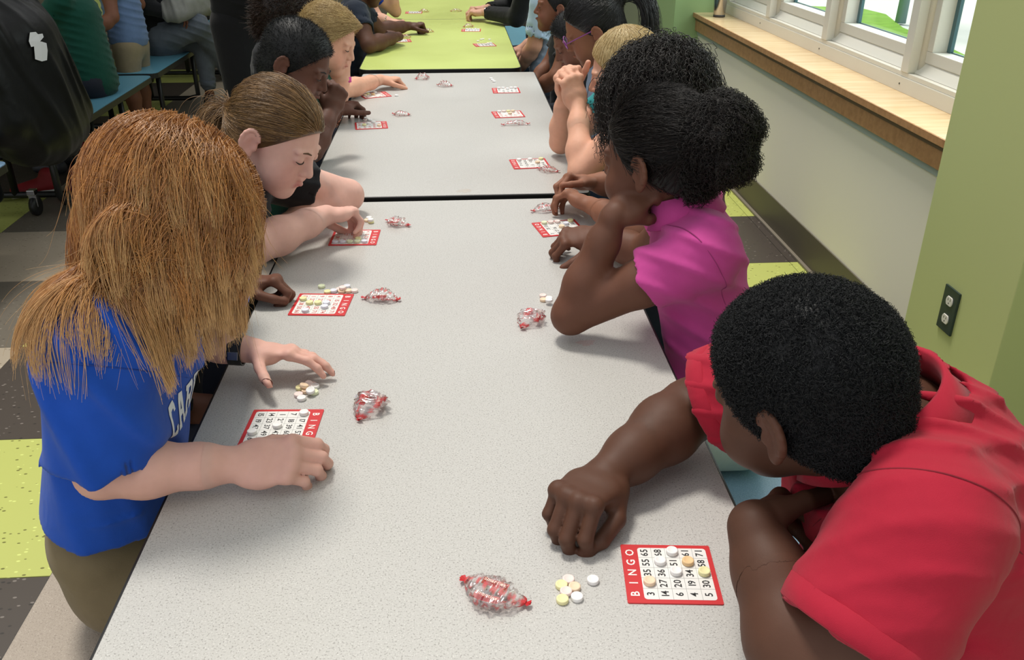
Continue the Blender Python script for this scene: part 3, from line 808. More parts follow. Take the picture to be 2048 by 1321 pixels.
def clump(paths, r, size=30, amt=.75):
    n = len(paths); k = max(1, n//size); c = r.choice(n, k, replace=False)
    d = ((paths[:, None, 0]-paths[c][None, :, 0])**2).sum(2)+.6*((paths[:, None, paths.shape[1]//2]-paths[c][None, :, paths.shape[1]//2])**2).sum(2)
    i = d.argmin(1); w = amt*np.linspace(0, 1, paths.shape[1])**1.3*r.uniform(.6, 1, size=(n, 1))
    return paths*(1-w[..., None])+(paths[c][i]+r.normal(size=(n, 1, 3))*.002)*w[..., None]
def trace(sdf, o, d, n=30, maxd=.25):
    """sphere-trace points o (n,3) along d to the surface"""
    P = o.copy(); d = nrm(d)
    for _ in range(n): P = P+d*np.clip(sdf.at(P)*.8, -.02, .03)[:, None]
    return P
def collar(pr, mat, c, up, fwd, r=.062, h=.032, spread=.016, gap=25, name='collar', lean=.010, r2=None):
    """polo collar: stands round the neck and folds over, open at the front"""
    Fm = Frame(c, fwd, up); n = 44; vs = []; r2 = r2 or r
    prof = [(.000, -.004), (-.002, h*.55), (.001, h), (.006, h+.002), (spread, h*.35), (spread+.010, -.006), (spread+.007, -.008), (spread-.004, h*.30), (.004, h-.006), (.003, -.004)]
    m = len(prof)
    for i in range(n+1):
        a = math.radians(gap+(360-2*gap)*i/n); dip = .014*max(0, math.cos(a))**2
        for (q, z) in prof:
            vs.append(Fm(math.sin(a)*(r+q), math.cos(a)*(r2+q)-lean*(z/h)*0, z-dip))
    fs = []
    for i in range(n):
        for k in range(m): fs.append((i*m+k, (i+1)*m+k, (i+1)*m+(k+1) % m, i*m+(k+1) % m))
    fs += [tuple(range(m)), tuple(range(n*m+m-1, n*m-1, -1))]
    mb = MB(); mb.add(vs, fs); o = mb.build(name, mat, pr.root, smooth=True); o.location = -pr.root.location
    return o
def cuff(pr, mat, q, t, rad, wid=.022, name='sleeve_cuff'):
    sh, el, wr, r = getattr(pr, 'a'+q); e1 = nrm(el-sh); e0 = lerp(sh, el, t); Fm = Frame(e0, e1, V(0, 0, 1) if abs(e1[2]) < .9 else V(1, 0, 0))
    n = 72; vs = []; fs = []; prof = [(0, -wid), (.0035, -wid+.002), (.0035, -.001), (.001, .001), (-.003, 0), (-.003, -wid)]
    for i in range(n):
        a = 2*math.pi*i/n; rb = rad+(.0006 if i % 2 else 0)
        for (dr, y) in prof: vs.append(Fm(math.cos(a)*(rb+dr), y, math.sin(a)*(rb+dr)))
    m = len(prof)
    for i in range(n):
        for k in range(m): fs.append((i*m+k, i*m+(k+1) % m, ((i+1) % n)*m+(k+1) % m, ((i+1) % n)*m+k))
    o = MB().add(vs, fs).build(name, mat, pr.root, smooth=True); o.location = -pr.root.location; return o
def seam_ring(pr, c, axis, mat, rad=.12, n=60, name='seam', th=.0011):
    """thin seam where a plane ring around c meets the shirt"""
    Fm = Frame(c, axis, V(0, 0, 1) if abs(nrm(axis)[2]) < .9 else V(1, 0, 0)); pts = []
    o = np.array([Fm(math.cos(a)*rad, 0, math.sin(a)*rad) for a in np.linspace(0, 2*math.pi, n, endpoint=False)])
    for p in o:
        d = nrm(np.asarray(c)-p); q = trace(pr.G, p[None], d)[0]
        if pr.Gd is not None: q = q-d*float(-pr.Gd(q[0], q[1], q[2]))
        pts.append(q)
    pts.append(pts[0])
    o = MB().tube(pts, th, 6, cap=False).build(name, mat, pr.root, smooth=True); o.location = -pr.root.location; return o
def seated_legs(x, ys, sgn, seat=.43, knee=.34, foot=.06):
    """two legs of a child on a bench; sgn = +1 when facing +X"""
    return [((x, y, seat+.075), (x+sgn*knee, y, seat+.06), (x+sgn*(knee-.05), y, foot+.05)) for y in ys]
def shoes(p, legs, sgn, col, name='shoe', dirv=None):
    for hip, kn, an in legs:
        d = V(sgn, 0, 0) if dirv is None else nrm(dirv)
        G = Sdf(); a = np.asarray(an, float); a[2] = .05
        sd = np.cross(d, V(0, 0, 1))
        G.econe(a-d*.03, a+d*.09, (.036, .038), (.040, .030), sd, .02); G.plane(V(a[0], a[1], .004), (0, 0, -1), a-.3, a+.3)
        v, f = merge([G.surf(.009)]); o = wobj(name, np_mesh(name, v, f), plain('shoe_'+col[1:], col, .5), p.root)
# ---------------- boy in the red polo, nearest on the window side
def red_boy():
    p = Person('boy in a red polo shirt leaning on the near end of the table', (.60, .78, 0), '#57392b', '#6e443a')
    p.head((.357, .775, 0.960), (-.62, .74, -.30), (-.25, .14, 1), 1.0)
    p.trunk((.62, .77, .50), (.50, .79, .835), (.462, .785, .915), (.10, 1, .0), (.155, .155, .075), (.115, .115), 1.25)
    p.arm('L', (.435, .635, .885), (.325, .565, .745), (.300, .710, .835), dict(f=(.45, .75, -.45), d=(-.75, .3, .6), curl=[(55, 60, 40)]*4, s=1.1), 1.3)
    p.arm('R', (.470, .965, .885), (.322, 1.045, .768), (.185, .930, .745), dict(f=(-.55, -.65, .10), d=(-.22, -.18, .95), curl=[(62, 52, 30), (58, 55, 30), (58, 58, 30), (60, 60, 30)], spread=(4, 1, -2, -6), s=1.18, thumb=[(.45, .75, -.55), (-.1, .9, -.5), (-.45, .75, -.4)]), 1.28)
    p.body()
    red = cloth_mat('red_pique_polo', '#ad1f36', .8, 1400, .10)
    p.shirt(red, dict(L=.66, R=.80), .016, .0045, 14, .0055, (-.15, -.45, -1), None, .084, .022, wl=.042, local=((.41, .64, .88), .19, (.30, .85, .40), .040, .0190, 83))
    seam_ring(p, lerp(p.aL[0], p.aL[1], -.12), nrm(p.aL[1]-p.aL[0])*.75+V(0, -.6, 0), plain('dark_red_seam', '#7d1526', .9), .16, 72, th=.0010)
    collar(p, red, (.440, .782, .918), (-.42, .10, .90), (-.9, .1, -.45), .082, .036, .012, 22)
    cuff(p, red, 'L', .66, .0755, .026); cuff(p, red, 'R', .80, .0735, .026)
    lg = seated_legs(.60, (.68, .88), -1)
    p.pants(cloth_mat('khaki_twill', '#8d826c', .85), lg, grow=1.15); shoes(p, lg, -1, '#26262a')
    hm = hair_mat('black_afro_hair', '#07080a', '#15171a', .55, .35)
    p.cap(hm, .013, ((.072, .070), (.022, -.020)), (-.080, -.072), seed=3, wr=.0010, wf=300, res=.0032)
    r = np.random.default_rng(5); P, N = face_points(p.hv, p.hf_, 42000, r)
    curls = [P]
    d = N+r.normal(size=P.shape)*.7
    a = r.normal(size=P.shape)
    for k in range(1, 5): curls.append(P+N*(.0005*k)+d*.0005*k+np.cross(N, a)*.0012*math.sin(k*1.7))
    strands('hair_strands', np.stack(curls, 1), .00032, hm, p.ho, .6)
    return p
# ---------------- girl in the pink polo
def pink_girl():
    p = Person('girl in a bright pink polo with a natural puff, chin on her fist', (.52, 1.45, 0), '#6b4636', '#80503f')
    p.head((.345, 1.475, 1.015), (-.76, .62, -.16), (-.15, .14, 1), .97)
    p.trunk((.50, 1.45, .49), (.435, 1.465, .815), (.405, 1.465, .918), (.10, 1, 0), (.100, .112, .055), (.070, .074), .92)
    p.arm('L', (.415, 1.355, .880), (.196, 1.405, .748), (.272, 1.428, .930), dict(f=(.80, .35, .42), d=(-.35, -.35, .85), curl=[(75, 85, 55), (78, 85, 55), (80, 85, 55), (80, 85, 55)], s=1.0, thumb=[(.3, .8, -.6), (-.3, .7, -.6), (-.6, .5, -.4)]), 1.0)
    p.arm('R', (.445, 1.585, .880), (.385, 1.70, .745), (.300, 1.79, .755), dict(f=(-.85, .05, -.10), d=(-.2, -.25, .95), curl=[(45, 50, 30), (48, 52, 30), (50, 55, 32), (52, 55, 35)], s=1.0), .95)
    el_, wr_ = p.aL[1], p.aL[2]; ax = nrm(wr_-el_)
    fr_ = nrm(CAM-lerp(el_, wr_, .45)); fr_ = nrm(fr_-ax*np.dot(fr_, ax)); sd_ = np.cross(ax, fr_)
    for k_ in range(6):
        for j_ in range(2): p.tints.append((lerp(el_, wr_, .42)+fr_*.031+sd_*(.004*k_-.012)+ax*(.004*j_+.001*k_*(-1)**k_), .0030, '#33272c', .75))
    p.body()
    pk = cloth_mat('pink_pique_polo', '#c74a95', .82, 1400, .10)
    p.shirt(pk, .42, .008, .0047, 21, .0070, (.35, .2, 1), None, .060, .014, wl=.05)
    seam_ring(p, lerp(p.aL[0], p.aL[1], .06), nrm(p.aL[1]-p.aL[0])*.8+V(0, -.4, 0), plain('dark_pink_seam', '#9c3474', .9), .13, 64, th=.0008)
    collar(p, pk, (.400, 1.466, .922), (-.22, .06, .96), (-.95, .1, -.2), .056, .040, .009, 20)
    lg = seated_legs(.52, (1.38, 1.53), -1)
    p.pants(cloth_mat('pale_shorts_twill', '#c3d0c6', .8), lg, shortf=.1); shoes(p, lg, -1, '#c7c7c7')
    p.legskin(lg)
    hm = hair_mat('black_brown_hair', '#0b0908', '#221b18', .5, .35)
    H = p.H
    def ex(G, H):
        G.ell(H(.01, -.112, .030), V(.066, .056, .066)*H.s, H.R, .02)
        for i in range(26):
            d = nrm(np.random.default_rng(i).normal(size=3)); d[1] = -abs(d[1])*.8; G.ell(H(.01+d[0]*.056, -.118+d[1]*.055, .03+d[2]*.058), .022*H.s, None, .012)
    p.cap(hm, .011, ((.070, .066), (.010, -.018)), (-.085, -.065), extra=ex, seed=9, wr=.002, wf=170, res=.0034)
    r = np.random.default_rng(8)
    loc = lambda c: (c-H.c)@H.R.T/H.s
    # smoothed-back strands on the scalp
    P, N = face_points(p.hv, p.hf_, 5000, r, lambda c, n: loc(c)[:, 1] > -.075)
    tgt = H(0, -.085, .035); pth = [P]; Q = P.copy()
    for k in range(6):
        d = tgt-Q; d -= N*(d*N).sum(1)[:, None]; d /= np.linalg.norm(d, axis=1)[:, None]+1e-9
        Q = Q+d*.007+r.normal(size=Q.shape)*.0009+N*.0003; pth.append(Q.copy())
    strands('hair_strands', np.stack(pth, 1), .00045, hm, p.ho, .6)
    # coily puff
    P, N = face_points(p.hv, p.hf_, 6500, r, lambda c, n: loc(c)[:, 1] < -.075)
    a = nrm(r.normal(size=3)); u = np.cross(N, r.normal(size=P.shape)); u /= np.linalg.norm(u, axis=1)[:, None]; v = np.cross(N, u)
    L = r.uniform(.008, .022, (len(P), 1)); pth = []
    for k in range(15):
        t = k/14; pth.append(P-N*.006+N*L*t+(.0028*(u*math.cos(t*14)+v*math.sin(t*14)))+.004*t*t*np.array([0, 0, -1]))
    strands('puff_curls', np.stack(pth, 1), .00055, hm, p.ho, .6)
    return p
# ---------------- girl with long ginger hair in the blue tee
def ginger_girl():
    p = Person('girl with long ginger hair bowed over her card, in a royal blue tee', (-.58, 1.08, 0), '#dfae9f', '#c9746c')
    p.head((-.366, 1.075, 1.055), (.74, -.10, -.64), (.64, .0, .76), 1.04)
    p.trunk((-.550, 1.085, .51), (-.472, 1.105, .835), (-.432, 1.10, .945), (.02, -1, 0), (.128, .128, .055), (.085, .076), .95)
    p.arm('R', (-.448, .995, .925), (-.470, .962, .758), (-.305, .990, .742), dict(f=(.97, .02, .03), d=(.10, -.55, .82), curl=[(30, 45, 20), (34, 48, 22), (36, 50, 24), (38, 52, 24)], spread=(3, 1, -1, -3), s=1.02, thumb=[(.5, .75, -.5), (.15, .9, -.4), (-.1, .95, -.2)]), 1.02)
    p.arm('L', (-.435, 1.235, .925), (-.525, 1.335, .775), (-.345, 1.305, .748), dict(f=(.93, -.05, -.07), d=(.05, .25, .95), curl=[(12, 22, 16), (10, 20, 14), (12, 22, 14), (14, 26, 16)], spread=(2, 0, -5, -10), s=.90, thumb=[(.92, .35, -.38), (.85, .48, -.35), (.75, .58, -.40)]), 1.0)
    p.body()
    bl = cloth_mat('royal_blue_jersey', '#1c4fb4', .85, 1100, .12)
    def ex(G):
        G.cone((-.44, 1.25, .90), (-.412, 1.345, .835), .070, .058, .04)
    p.shirt(bl, .90, .014, .0048, 34, .0110, (.85, .15, .45), ((-.5, 1.08, .63), (-.2, 0, -1)), .056, .026, wl=.075, extra=ex)
    for q in (0,):
        sh, el, wr_, r_ = p.aR
        seam_ring(p, lerp(sh, el, .18), nrm(el-sh)*.8+V(0, -.35, 0), plain('blue_seam', '#163f95', .9), .13)
    # block lettering across the chest, following the cloth
    LT = {'C': [[(1,7),(5,7),(5.6,6),(5.6,5),(4.2,5),(4.2,5.7),(2.2,5.7),(1.6,5),(1.6,2),(2.2,1.3),(4.2,1.3),(4.2,2),(5.6,2),(5.6,1),(5,0),(1,0),(.1,1),(.1,6)]],
          'A': [[(2.1,7),(3.9,7),(5.6,1.2),(6.1,1.2),(6.1,0),(3.9,0),(3.9,1.2),(4.2,1.2),(3.9,2.2),(2.1,2.2),(1.8,1.2),(2.1,1.2),(2.1,0),(-.1,0),(-.1,1.2),(.4,1.2)], [(2.5,3.4),(3.5,3.4),(3.0,5.3)]],
          'R': [[(0,7),(4.6,7),(5.6,6),(5.6,4.3),(4.9,3.4),(5.7,1.2),(6.1,1.2),(6.1,0),(4.6,0),(3.4,3.0),(2.1,3.0),(2.1,1.2),(2.7,1.2),(2.7,0),(0,0),(0,1.2),(.6,1.2),(.6,5.8),(0,5.8)], [(2.1,4.2),(3.7,4.2),(4.1,4.6),(4.1,5.4),(3.7,5.8),(2.1,5.8)]],
          'B': [[(0,7),(4.6,7),(5.5,6.1),(5.5,4.5),(4.9,3.7),(5.7,2.9),(5.7,.9),(4.8,0),(0,0),(0,1.2),(.6,1.2),(.6,5.8),(0,5.8)], [(2.1,1.2),(3.8,1.2),(4.2,1.6),(4.2,2.6),(3.8,3.0),(2.1,3.0)], [(2.1,4.2),(3.6,4.2),(4.0,4.6),(4.0,5.4),(3.6,5.8),(2.1,5.8)]],
          'O': [[(1,7),(5,7),(5.9,6),(5.9,1),(5,0),(1,0),(.1,1),(.1,6)], [(2.2,1.3),(3.8,1.3),(4.4,2),(4.4,5),(3.8,5.7),(2.2,5.7),(1.6,5),(1.6,2)]]}
    from mathutils.geometry import tessellate_polygon
    cc = lerp(p.chest, p.nk, -.06); upv = nrm(V(.36, 0, .93)); rightv = V(0, 1, 0); outv = nrm(np.cross(rightv, upv))
    lt_mat = plain('white_shirt_print', '#dfe6ee', .8)
    u = 0.0050; x = -4*6.6*u+.030
    for ch in 'CARRBORO':
        loops = [[Vector((a, b, 0)) for a, b in L_] for L_ in LT[ch]]
        flat = [q for L_ in loops for q in L_]; tri = tessellate_polygon(loops)
        bm = bmesh.new(); vv = [bm.verts.new(q) for q in flat]
        for t_ in tri: bm.faces.new([vv[i] for i in t_])
        bmesh.ops.subdivide_edges(bm, edges=bm.edges[:], cuts=2, use_grid_fill=True); bmesh.ops.triangulate(bm, faces=bm.faces[:])
        bmesh.ops.subdivide_edges(bm, edges=[e for e in bm.edges if e.calc_length() > .9], cuts=1); bmesh.ops.triangulate(bm, faces=bm.faces[:])
        Q = np.array([q.co[:] for q in bm.verts]); o3 = cc+np.outer(x+Q[:, 0]*u, rightv)+np.outer((Q[:, 1]-3.5)*u*1.45, upv)+outv*.16
        W = o3.copy()
        for _ in range(45): W = W-outv*np.clip((p.G.at(W)+p.Gd(W[:, 0], W[:, 1], W[:, 2]))*.7, -.01, .03)[:, None]
        W = W+outv*.0012
        fs = [[q.index for q in f.verts] for f in (bm.verts.index_update() or bm.faces)]
        bm.free(); me = np_mesh('shirt_letter', W, fs); oo = obj('shirt_letter', me, lt_mat, p.so)
        x += 6.6*u
    lg = [((-.515, 1.04, .505), (-.22, 1.00, .50), (-.26, 1.0, .11)), ((-.515, 1.15, .505), (-.22, 1.17, .50), (-.26, 1.17, .11))]
    p.pants(cloth_mat('khaki_cotton', '#7a6c52', .85), lg, res=.008, grow=.95, top=(-.535, 1.085, .60)); shoes(p, lg, 1, '#5a5a60')
    # watch
    hf = p.hfL; wt = MB(); Fm = Frame(hf(0, -.030, 0), hf.R[1], hf.R[2])
    def ring(r1, r2, y0, y1, n=40):
        mb = MB(); vs = []; fs = []; prof = [(0, y0), (.0028, y0), (.0028, y1), (0, y1)]
        for i in range(n):
            a = 2*math.pi*i/n
            for (dr, y) in prof: vs.append(Fm(math.cos(a)*(r1+dr), y, math.sin(a)*(r2+dr)))
        for i in range(n):
            for k in range(4): fs.append((i*4+k, ((i+1) % n)*4+k, ((i+1) % n)*4+(k+1) % 4, i*4+(k+1) % 4))
        return mb.add(vs, fs)
    wroot = empty('wristwatch', hf(0, -.03, 0)); tag(wroot, 'black strap wristwatch on the ginger girl\'s wrist', 'watch')
    blk = plain('black_silicone', '#17181a', .5)
    def wpart(mb, nm, m, **k):
        o = mb.build(nm, m, wroot, **k); o.location = -wroot.location; return o
    wpart(ring(.0255, .0235, -.011, .011), 'strap', blk, smooth=False)
    fc = MB(); fc.box((-.013, -.012, -.004), (.013, .012, .004)); fc.v = [tuple(Fm(v[0], v[1], v[2]+.0285)) for v in fc.v]
    wpart(fc, 'watch_case', plain('dark_watch_case', '#202226', .25), bevel=.003)
    bk = MB(); bk.box((-.0015, -.0085, -.007), (.0015, .0085, .007)); bk.v = [tuple(Fm(v[0]+.0292, v[1], v[2]-.004)) for v in bk.v]
    wpart(bk, 'buckle', plain('brushed_steel', '#8d8f91', .3, 1.0), bevel=.001)
    hm = hair_mat('ginger_hair', '#7d4a20', '#cc8d49', .32, .8, '#d8af74')
    p.cap(hm, .004, ((.078, .058), (.030, -.030)), (-.085, -.085), seed=2, res=.0035)
    # long strands falling from a side parting
    r = np.random.default_rng(12); H = p.H; loc = lambda c: (c-H.c)@H.R.T/H.s
    P, N = face_points(p.hv, p.hf_, 17000, r)
    l = loc(P)
    side = np.where(l[:, 0] > -.010, 1.0, -1.0)
    d0 = side[:, None]*H.R[0]*.8+(-.15+9*np.clip(l[:, 1], -.08, .08)[:, None])*H.R[1]-V(0, 0, .35)
    d0 -= N*(d0*N).sum(1)[:, None]; d0 /= np.linalg.norm(d0, axis=1)[:, None]
    wild = r.random(len(P))**4
    d0 += N*(.06+.35*wild[:, None])+r.normal(size=P.shape)*.08
    col = Sdf(); col.p = [q for q in p.B.p]+[q for q in p.G.p if q[1] == 'u']
    L = r.uniform(.65, 1.1, len(P))*np.clip(1.05-3*l[:, 2], .75, 1.2)*np.where(l[:, 1] > .01, .84, .96)
    off = r.uniform(.004, .024, len(P))
    pth = flow(col, P, d0, 32, .0058*L, .40, .9, off, r, .022, hug=.7)
    ss = np.linspace(0, 1, pth.shape[1])[None, :, None]
    back = np.clip(-(l[:, 1])*9, 0, 1)[:, None, None]
    pth = pth+ss**1.5*back*np.array([-.008, -.006, .0])*r.uniform(.0, 1.2, (len(P), 1, 1))
    pth = clump(pth, r, 60, .85)
    # the back of the head
    P2, N2 = face_points(p.hv, p.hf_, 3500, r, lambda c, n: (loc(c)[:, 1] < -.035) & (loc(c)[:, 2] < .05) & (p.B.at(c) > .001))
    q2 = flow(col, P2, np.tile(V(-.04, -.05, -.9), (3500, 1))+N2*.10+r.normal(size=P2.shape)*.15, 28, .0050*r.uniform(.7, 1.15, 3500), .45, .9, r.uniform(.002, .010, 3500), r, .03)
    strands('back_strands', clump(q2, r, 50, .8), r.uniform(.00024, .00042, 3500), hm, p.ho, .45)
    # loose flyaway hairs
    k_ = r.choice(len(P), 600, replace=False); fly = pth[k_]+ss**1.6*(N[k_][:, None]*r.uniform(0, .030, (600, 1, 1))+r.normal(size=(600, 1, 3))*.012)
    strands('flyaway_hairs', fly, .0002, hm, p.ho, .4)
    strands('hair_strands', pth, r.uniform(.00024, .00042, len(P)), hm, p.ho, .45)
    return p
def brown_girl():
    p = Person('girl with a brown ponytail in a black shirt placing a candy on her card', (-.57, 1.85, 0), '#e2b3a5', '#c66f6c')
    p.head((-.375, 1.845, .968), (.78, -.36, -.52), (.52, -.05, .85), 1.0)
    p.trunk((-.60, 1.85, .50), (-.52, 1.85, .81), (-.465, 1.85, .905), (.02, -1, 0), (.135, .135, .055), (.10, .095), 1.0)
    p.arm('R', (-.485, 1.715, .865), (-.430, 1.755, .760), (-.300, 1.915, .770), dict(f=(.62, .70, -.15), d=(-.35, -.1, .9), curl=[(40, 55, 30), (45, 58, 30), (50, 60, 32), (55, 60, 32)], spread=(3, 1, -2, -5), s=1.0, thumb=[(.45, .75, -.55), (.05, .9, -.5), (-.1, .9, -.4)]), 1.12)
    p.arm('L', (-.455, 1.965, .860), (-.275, 2.125, .748), (-.40, 1.965, .735), dict(f=(-.5, -.8, .05), d=(.2, 0, 1), curl=[(40, 40, 25)]*4, s=.98), 1.15)
    p.body()
    bk = cloth_mat('black_polo_knit', '#16181c', .85, 1200, .2)
    p.shirt(bk, .50, .012, .0055, 41, .004, None, None, .062, .016)
    collar(p, bk, (-.462, 1.85, .908), (.30, 0, .95), (.95, -.1, -.3), .058, .030, .010, 26)
    lg = seated_legs(-.57, (1.77, 1.93), 1)
    p.pants(cloth_mat('dark_navy_twill', '#1b2030', .85), lg); shoes(p, lg, 1, '#30303a')
    hm = hair_mat('brown_hair', '#4a3420', '#9a7548', .38, .55); H = p.H
    def ex(G, H): G.ell(H(0, -.100, -.010), V(.022, .024, .022)*H.s, H.R, .015)
    p.cap(hm, .007, ((.074, .062), (.008, -.020)), (-.085, -.080), extra=ex, seed=2, res=.003)
    r = np.random.default_rng(21); loc = lambda c: (c-H.c)@H.R.T/H.s
    P, N = face_points(p.hv, p.hf_, 6000, r, lambda c, n: (loc(c)[:, 1] > -.11) & (p.B.at(c) > .004))
    tgt = H(0, -.102, -.010); pth = [P]; Q = P.copy()
    for k in range(16):
        d = tgt-Q; dl = np.linalg.norm(d, axis=1)[:, None]; d0, g = sgrad(p.hs, Q)
        d = d/(dl+1e-9); d -= g*np.clip((d*g).sum(1)[:, None], -1, 0); d /= np.linalg.norm(d, axis=1)[:, None]+1e-9
        Q = Q+d*np.minimum(.0075, dl*.5)+r.normal(size=Q.shape)*.0007; d0, g = sgrad(p.hs, Q); Q = Q+g*np.clip(.0015-d0, 0, .01)[:, None]; pth.append(Q.copy())
    strands('hair_strands', np.stack(pth, 1), .0005, hm, p.ho, .6)
    n = 1800; R0 = H(0, -.108, -.012)+r.normal(size=(n, 3))*.006
    col = Sdf(); col.p = [q for q in p.B.p]+[q for q in p.G.p if q[1] == 'u']
    d0 = np.tile(-H.R[1]*.9-V(0, 0, .5), (n, 1))+r.normal(size=(n, 3))*.28
    pt = flow(col, R0, d0, 16, .0105*r.uniform(.7, 1.1, n), .5, 1.0, r.uniform(.004, .02, n), r, .05)
    strands('ponytail', clump(pt, r, 40, .5), .00055, hm, p.ho, .5)
    p.eyes(); p.brows('#5a3f28')
    return p
PEOPLE['red'] = red_boy(); PEOPLE['pink'] = pink_girl(); PEOPLE['ginger'] = ginger_girl(); PEOPLE['brown'] = brown_girl()
# ---------------- the other children and adults
def kid(label, skin, lips, hc, hf, hu, hs, pel, sgn, shirt, arms=None, sleeve=.5, longs=False, res=.0095, col=None, pants='#2a2d38', w=(.115, .122, .052), d=(.082, .080), base=None, legs=True, shoulder=.125, lean=None, r=1.0, h=.0120, hfine=.0043, wr=.004, face=False, seed=1, neck=None):
    hc = V(*hc); pel = V(*pel)
    p = Person(label, base or (pel[0], pel[1], 0), skin, lips)
    p.head(hc, hf, hu, hs)
    nk = hc+V(-sgn*.060, 0, -.092)*hs if neck is None else V(*neck); ch = lerp(nk, pel, .26)
    p.trunk(pel, ch, nk, (0, -sgn, 0), w, d, r)
    arms = arms or {}
    for q in 'RL':
        yy = -1 if (q == 'R') == (sgn > 0) else 1
        sh = lerp(nk, ch, .42)+V(0, yy*shoulder, 0)
        if q in arms:
            el, wr_, hd = arms[q][:3]; sh2 = V(*arms[q][3]) if len(arms[q]) > 3 else sh
            p.arm(q, sh2, el, wr_, hd, r)
        else:
            el = sh+V(-sgn*.02, yy*.03, -.20); p.arm(q, sh, el, el+V(sgn*.17, -yy*.06, -.07), dict(f=(sgn, -yy*.4, -.1), d=(0, 0, 1)), r)
    p.body(h, hfine, .0036 if face else .0052)
    p.shirt(shirt, sleeve, .012, res, seed, wr, None, None, .058, .013, longs=longs)
    if col is not None: collar(p, col, nk+V(0, 0, .004), (sgn*.28, 0, .96), (sgn, 0, -.3), .055, .028, .010, 26)
    if legs:
        lg = seated_legs(pel[0], (pel[1]-.08, pel[1]+.08), sgn)
        p.pants(cloth_mat('trousers_'+pants[1:], pants, .85), lg, res=.018); shoes(p, lg, sgn, '#33343a')
    if face: p.eyes()
    return p
FIST = [(70, 80, 50)]*4; HALF = [(45, 50, 30)]*4; SOFT = [(25, 30, 20)]*4
def fuzz(p, hm, n, L, rad, seed=1, cond=None, jitter=.7):
    r = np.random.default_rng(seed); P, N = face_points(p.hv, p.hf_, n, r, cond); d = N+r.normal(size=P.shape)*jitter
    strands('hair_strands', np.stack([P-N*.001, P+d*L*.35, P+d*L*.7+N*L*.1, P+d*L], 1), rad, hm, p.ho, .5)
def combed(p, hm, n, tgt, step, k, rad, seed=1, lift=.0012, cond=None):
    r = np.random.default_rng(seed); P, N = face_points(p.hv, p.hf_, n, r, cond or (lambda c, n_: p.B.at(c) > .004)); Q = P.copy(); pth = [P]
    for i in range(k):
        d = tgt-Q; dl = np.linalg.norm(d, axis=1)[:, None]; d = d/(dl+1e-9); d0, g = sgrad(p.hs, Q); d -= g*np.clip((d*g).sum(1)[:, None], -1, 0)
        Q = Q+d*np.minimum(step, dl*.5)+r.normal(size=Q.shape)*.0008; d0, g = sgrad(p.hs, Q); Q = Q+g*np.clip(lift-d0, 0, .01)[:, None]; pth.append(Q.copy())
    strands('hair_strands', np.stack(pth, 1), rad, hm, p.ho, .6)
BLACKH = hair_mat('black_afro_hair', '#07080a', '#15171a', .55, .35)
POLO = lambda n, c: cloth_mat(n, c, .85, 1000, .12)

# child in black behind the ginger girl
p = kid('child in black mostly hidden behind the ginger girl, brown hand on the table', '#6a4536', '#7c4d40', (-.520, 1.545, .935), (.80, .10, -.55), (.50, 0, .86), .97, (-.62, 1.53, .50), 1, POLO('black_child_knit', '#15161a'),
    {'L': ((-.505, 1.60, .735), (-.432, 1.615, .735), dict(f=(.9, .05, .05), d=(.0, .25, .95), curl=[(45, 75, 45), (52, 78, 45), (58, 80, 45), (62, 80, 45)], s=.98, nail='#c9a08c', thumb=[(.5, .8, -.45), (.1, .95, -.35), (-.1, .95, -.3)]))}, .55, True)
p.cap(BLACKH, .010, ((.072, .070), (.018, -.020)), (-.08, -.075), res=.004); fuzz(p, BLACKH, 5000, .005, .0005)
# boy with cropped black hair, fist at his mouth
p = kid('boy with cropped black hair and a dark green shirt, fist held near his mouth', '#5e3d31', '#7a4d44', (-.440, 2.565, .995), (.84, -.22, -.48), (.45, 0, .88), 1.0, (-.62, 2.60, .50), 1, POLO('dark_green_polo', '#17483c'),
    {'R': ((-.425, 2.56, .745), (-.372, 2.665, .835), dict(f=(.35, .35, .85), d=(.55, -.75, .1), curl=FIST, s=1.0)),
     'L': ((-.470, 2.93, .735), (-.405, 3.085, .745), dict(f=(.55, .80, .10), d=(-.1, 0, .95), curl=HALF, s=1.0))}, .5, face=True, r=1.0)
p.cap(BLACKH, .009, ((.074, .070), (.018, -.018)), (-.08, -.075), res=.0040, wr=.0006, wf=300); fuzz(p, BLACKH, 9000, .004, .0004)
hf = p.hfL; wb = MB().tube([hf(0, -.034, 0), hf(0, -.016, 0)], .027, 20); o = wb.build('wristband', plain('dark_green_band', '#173f38', .8), p.root, smooth=True); o.location = -p.root.location
p.brows('#1c1210')
# blond boy in a green polo
p = kid('blond boy in a dark green polo reaching for his candies', '#dba68c', '#c4746a', (-.428, 3.165, .972), (.84, -.20, -.40), (.38, 0, .92), 1.0, (-.62, 3.22, .50), 1, POLO('bottle_green_polo', '#1c5a4a'),
    {'L': ((-.43, 3.42, .745), (-.300, 3.66, .738), dict(f=(.75, .55, -.10), d=(0, .1, 1), curl=HALF, s=1.0)),
     'R': ((-.425, 3.16, .745), (-.388, 3.19, .862), dict(f=(.05, .1, .95), d=(.75, -.6, 0), curl=FIST, s=1.0))}, .5, face=True, col=POLO('bottle_green_polo', '#1c5a4a'))
hm = hair_mat('blond_crop_hair', '#8f7448', '#c9b07c', .4, .5)
p.cap(hm, .010, ((.076, .072), (.016, -.014)), (-.08, -.068), res=.0040); combed(p, hm, 7000, p.H(.01, .11, .10), .0055, 5, .0005, 7, .002); fuzz(p, hm, 2500, .009, .0004, jitter=.3)
hf = p.hfR; wb = MB().tube([hf(0, -.040, 0), hf(0, -.022, 0)], .0265, 20); o = wb.build('wristband', plain('pink_band', '#d8479a', .7), p.root, smooth=True); o.location = -p.root.location
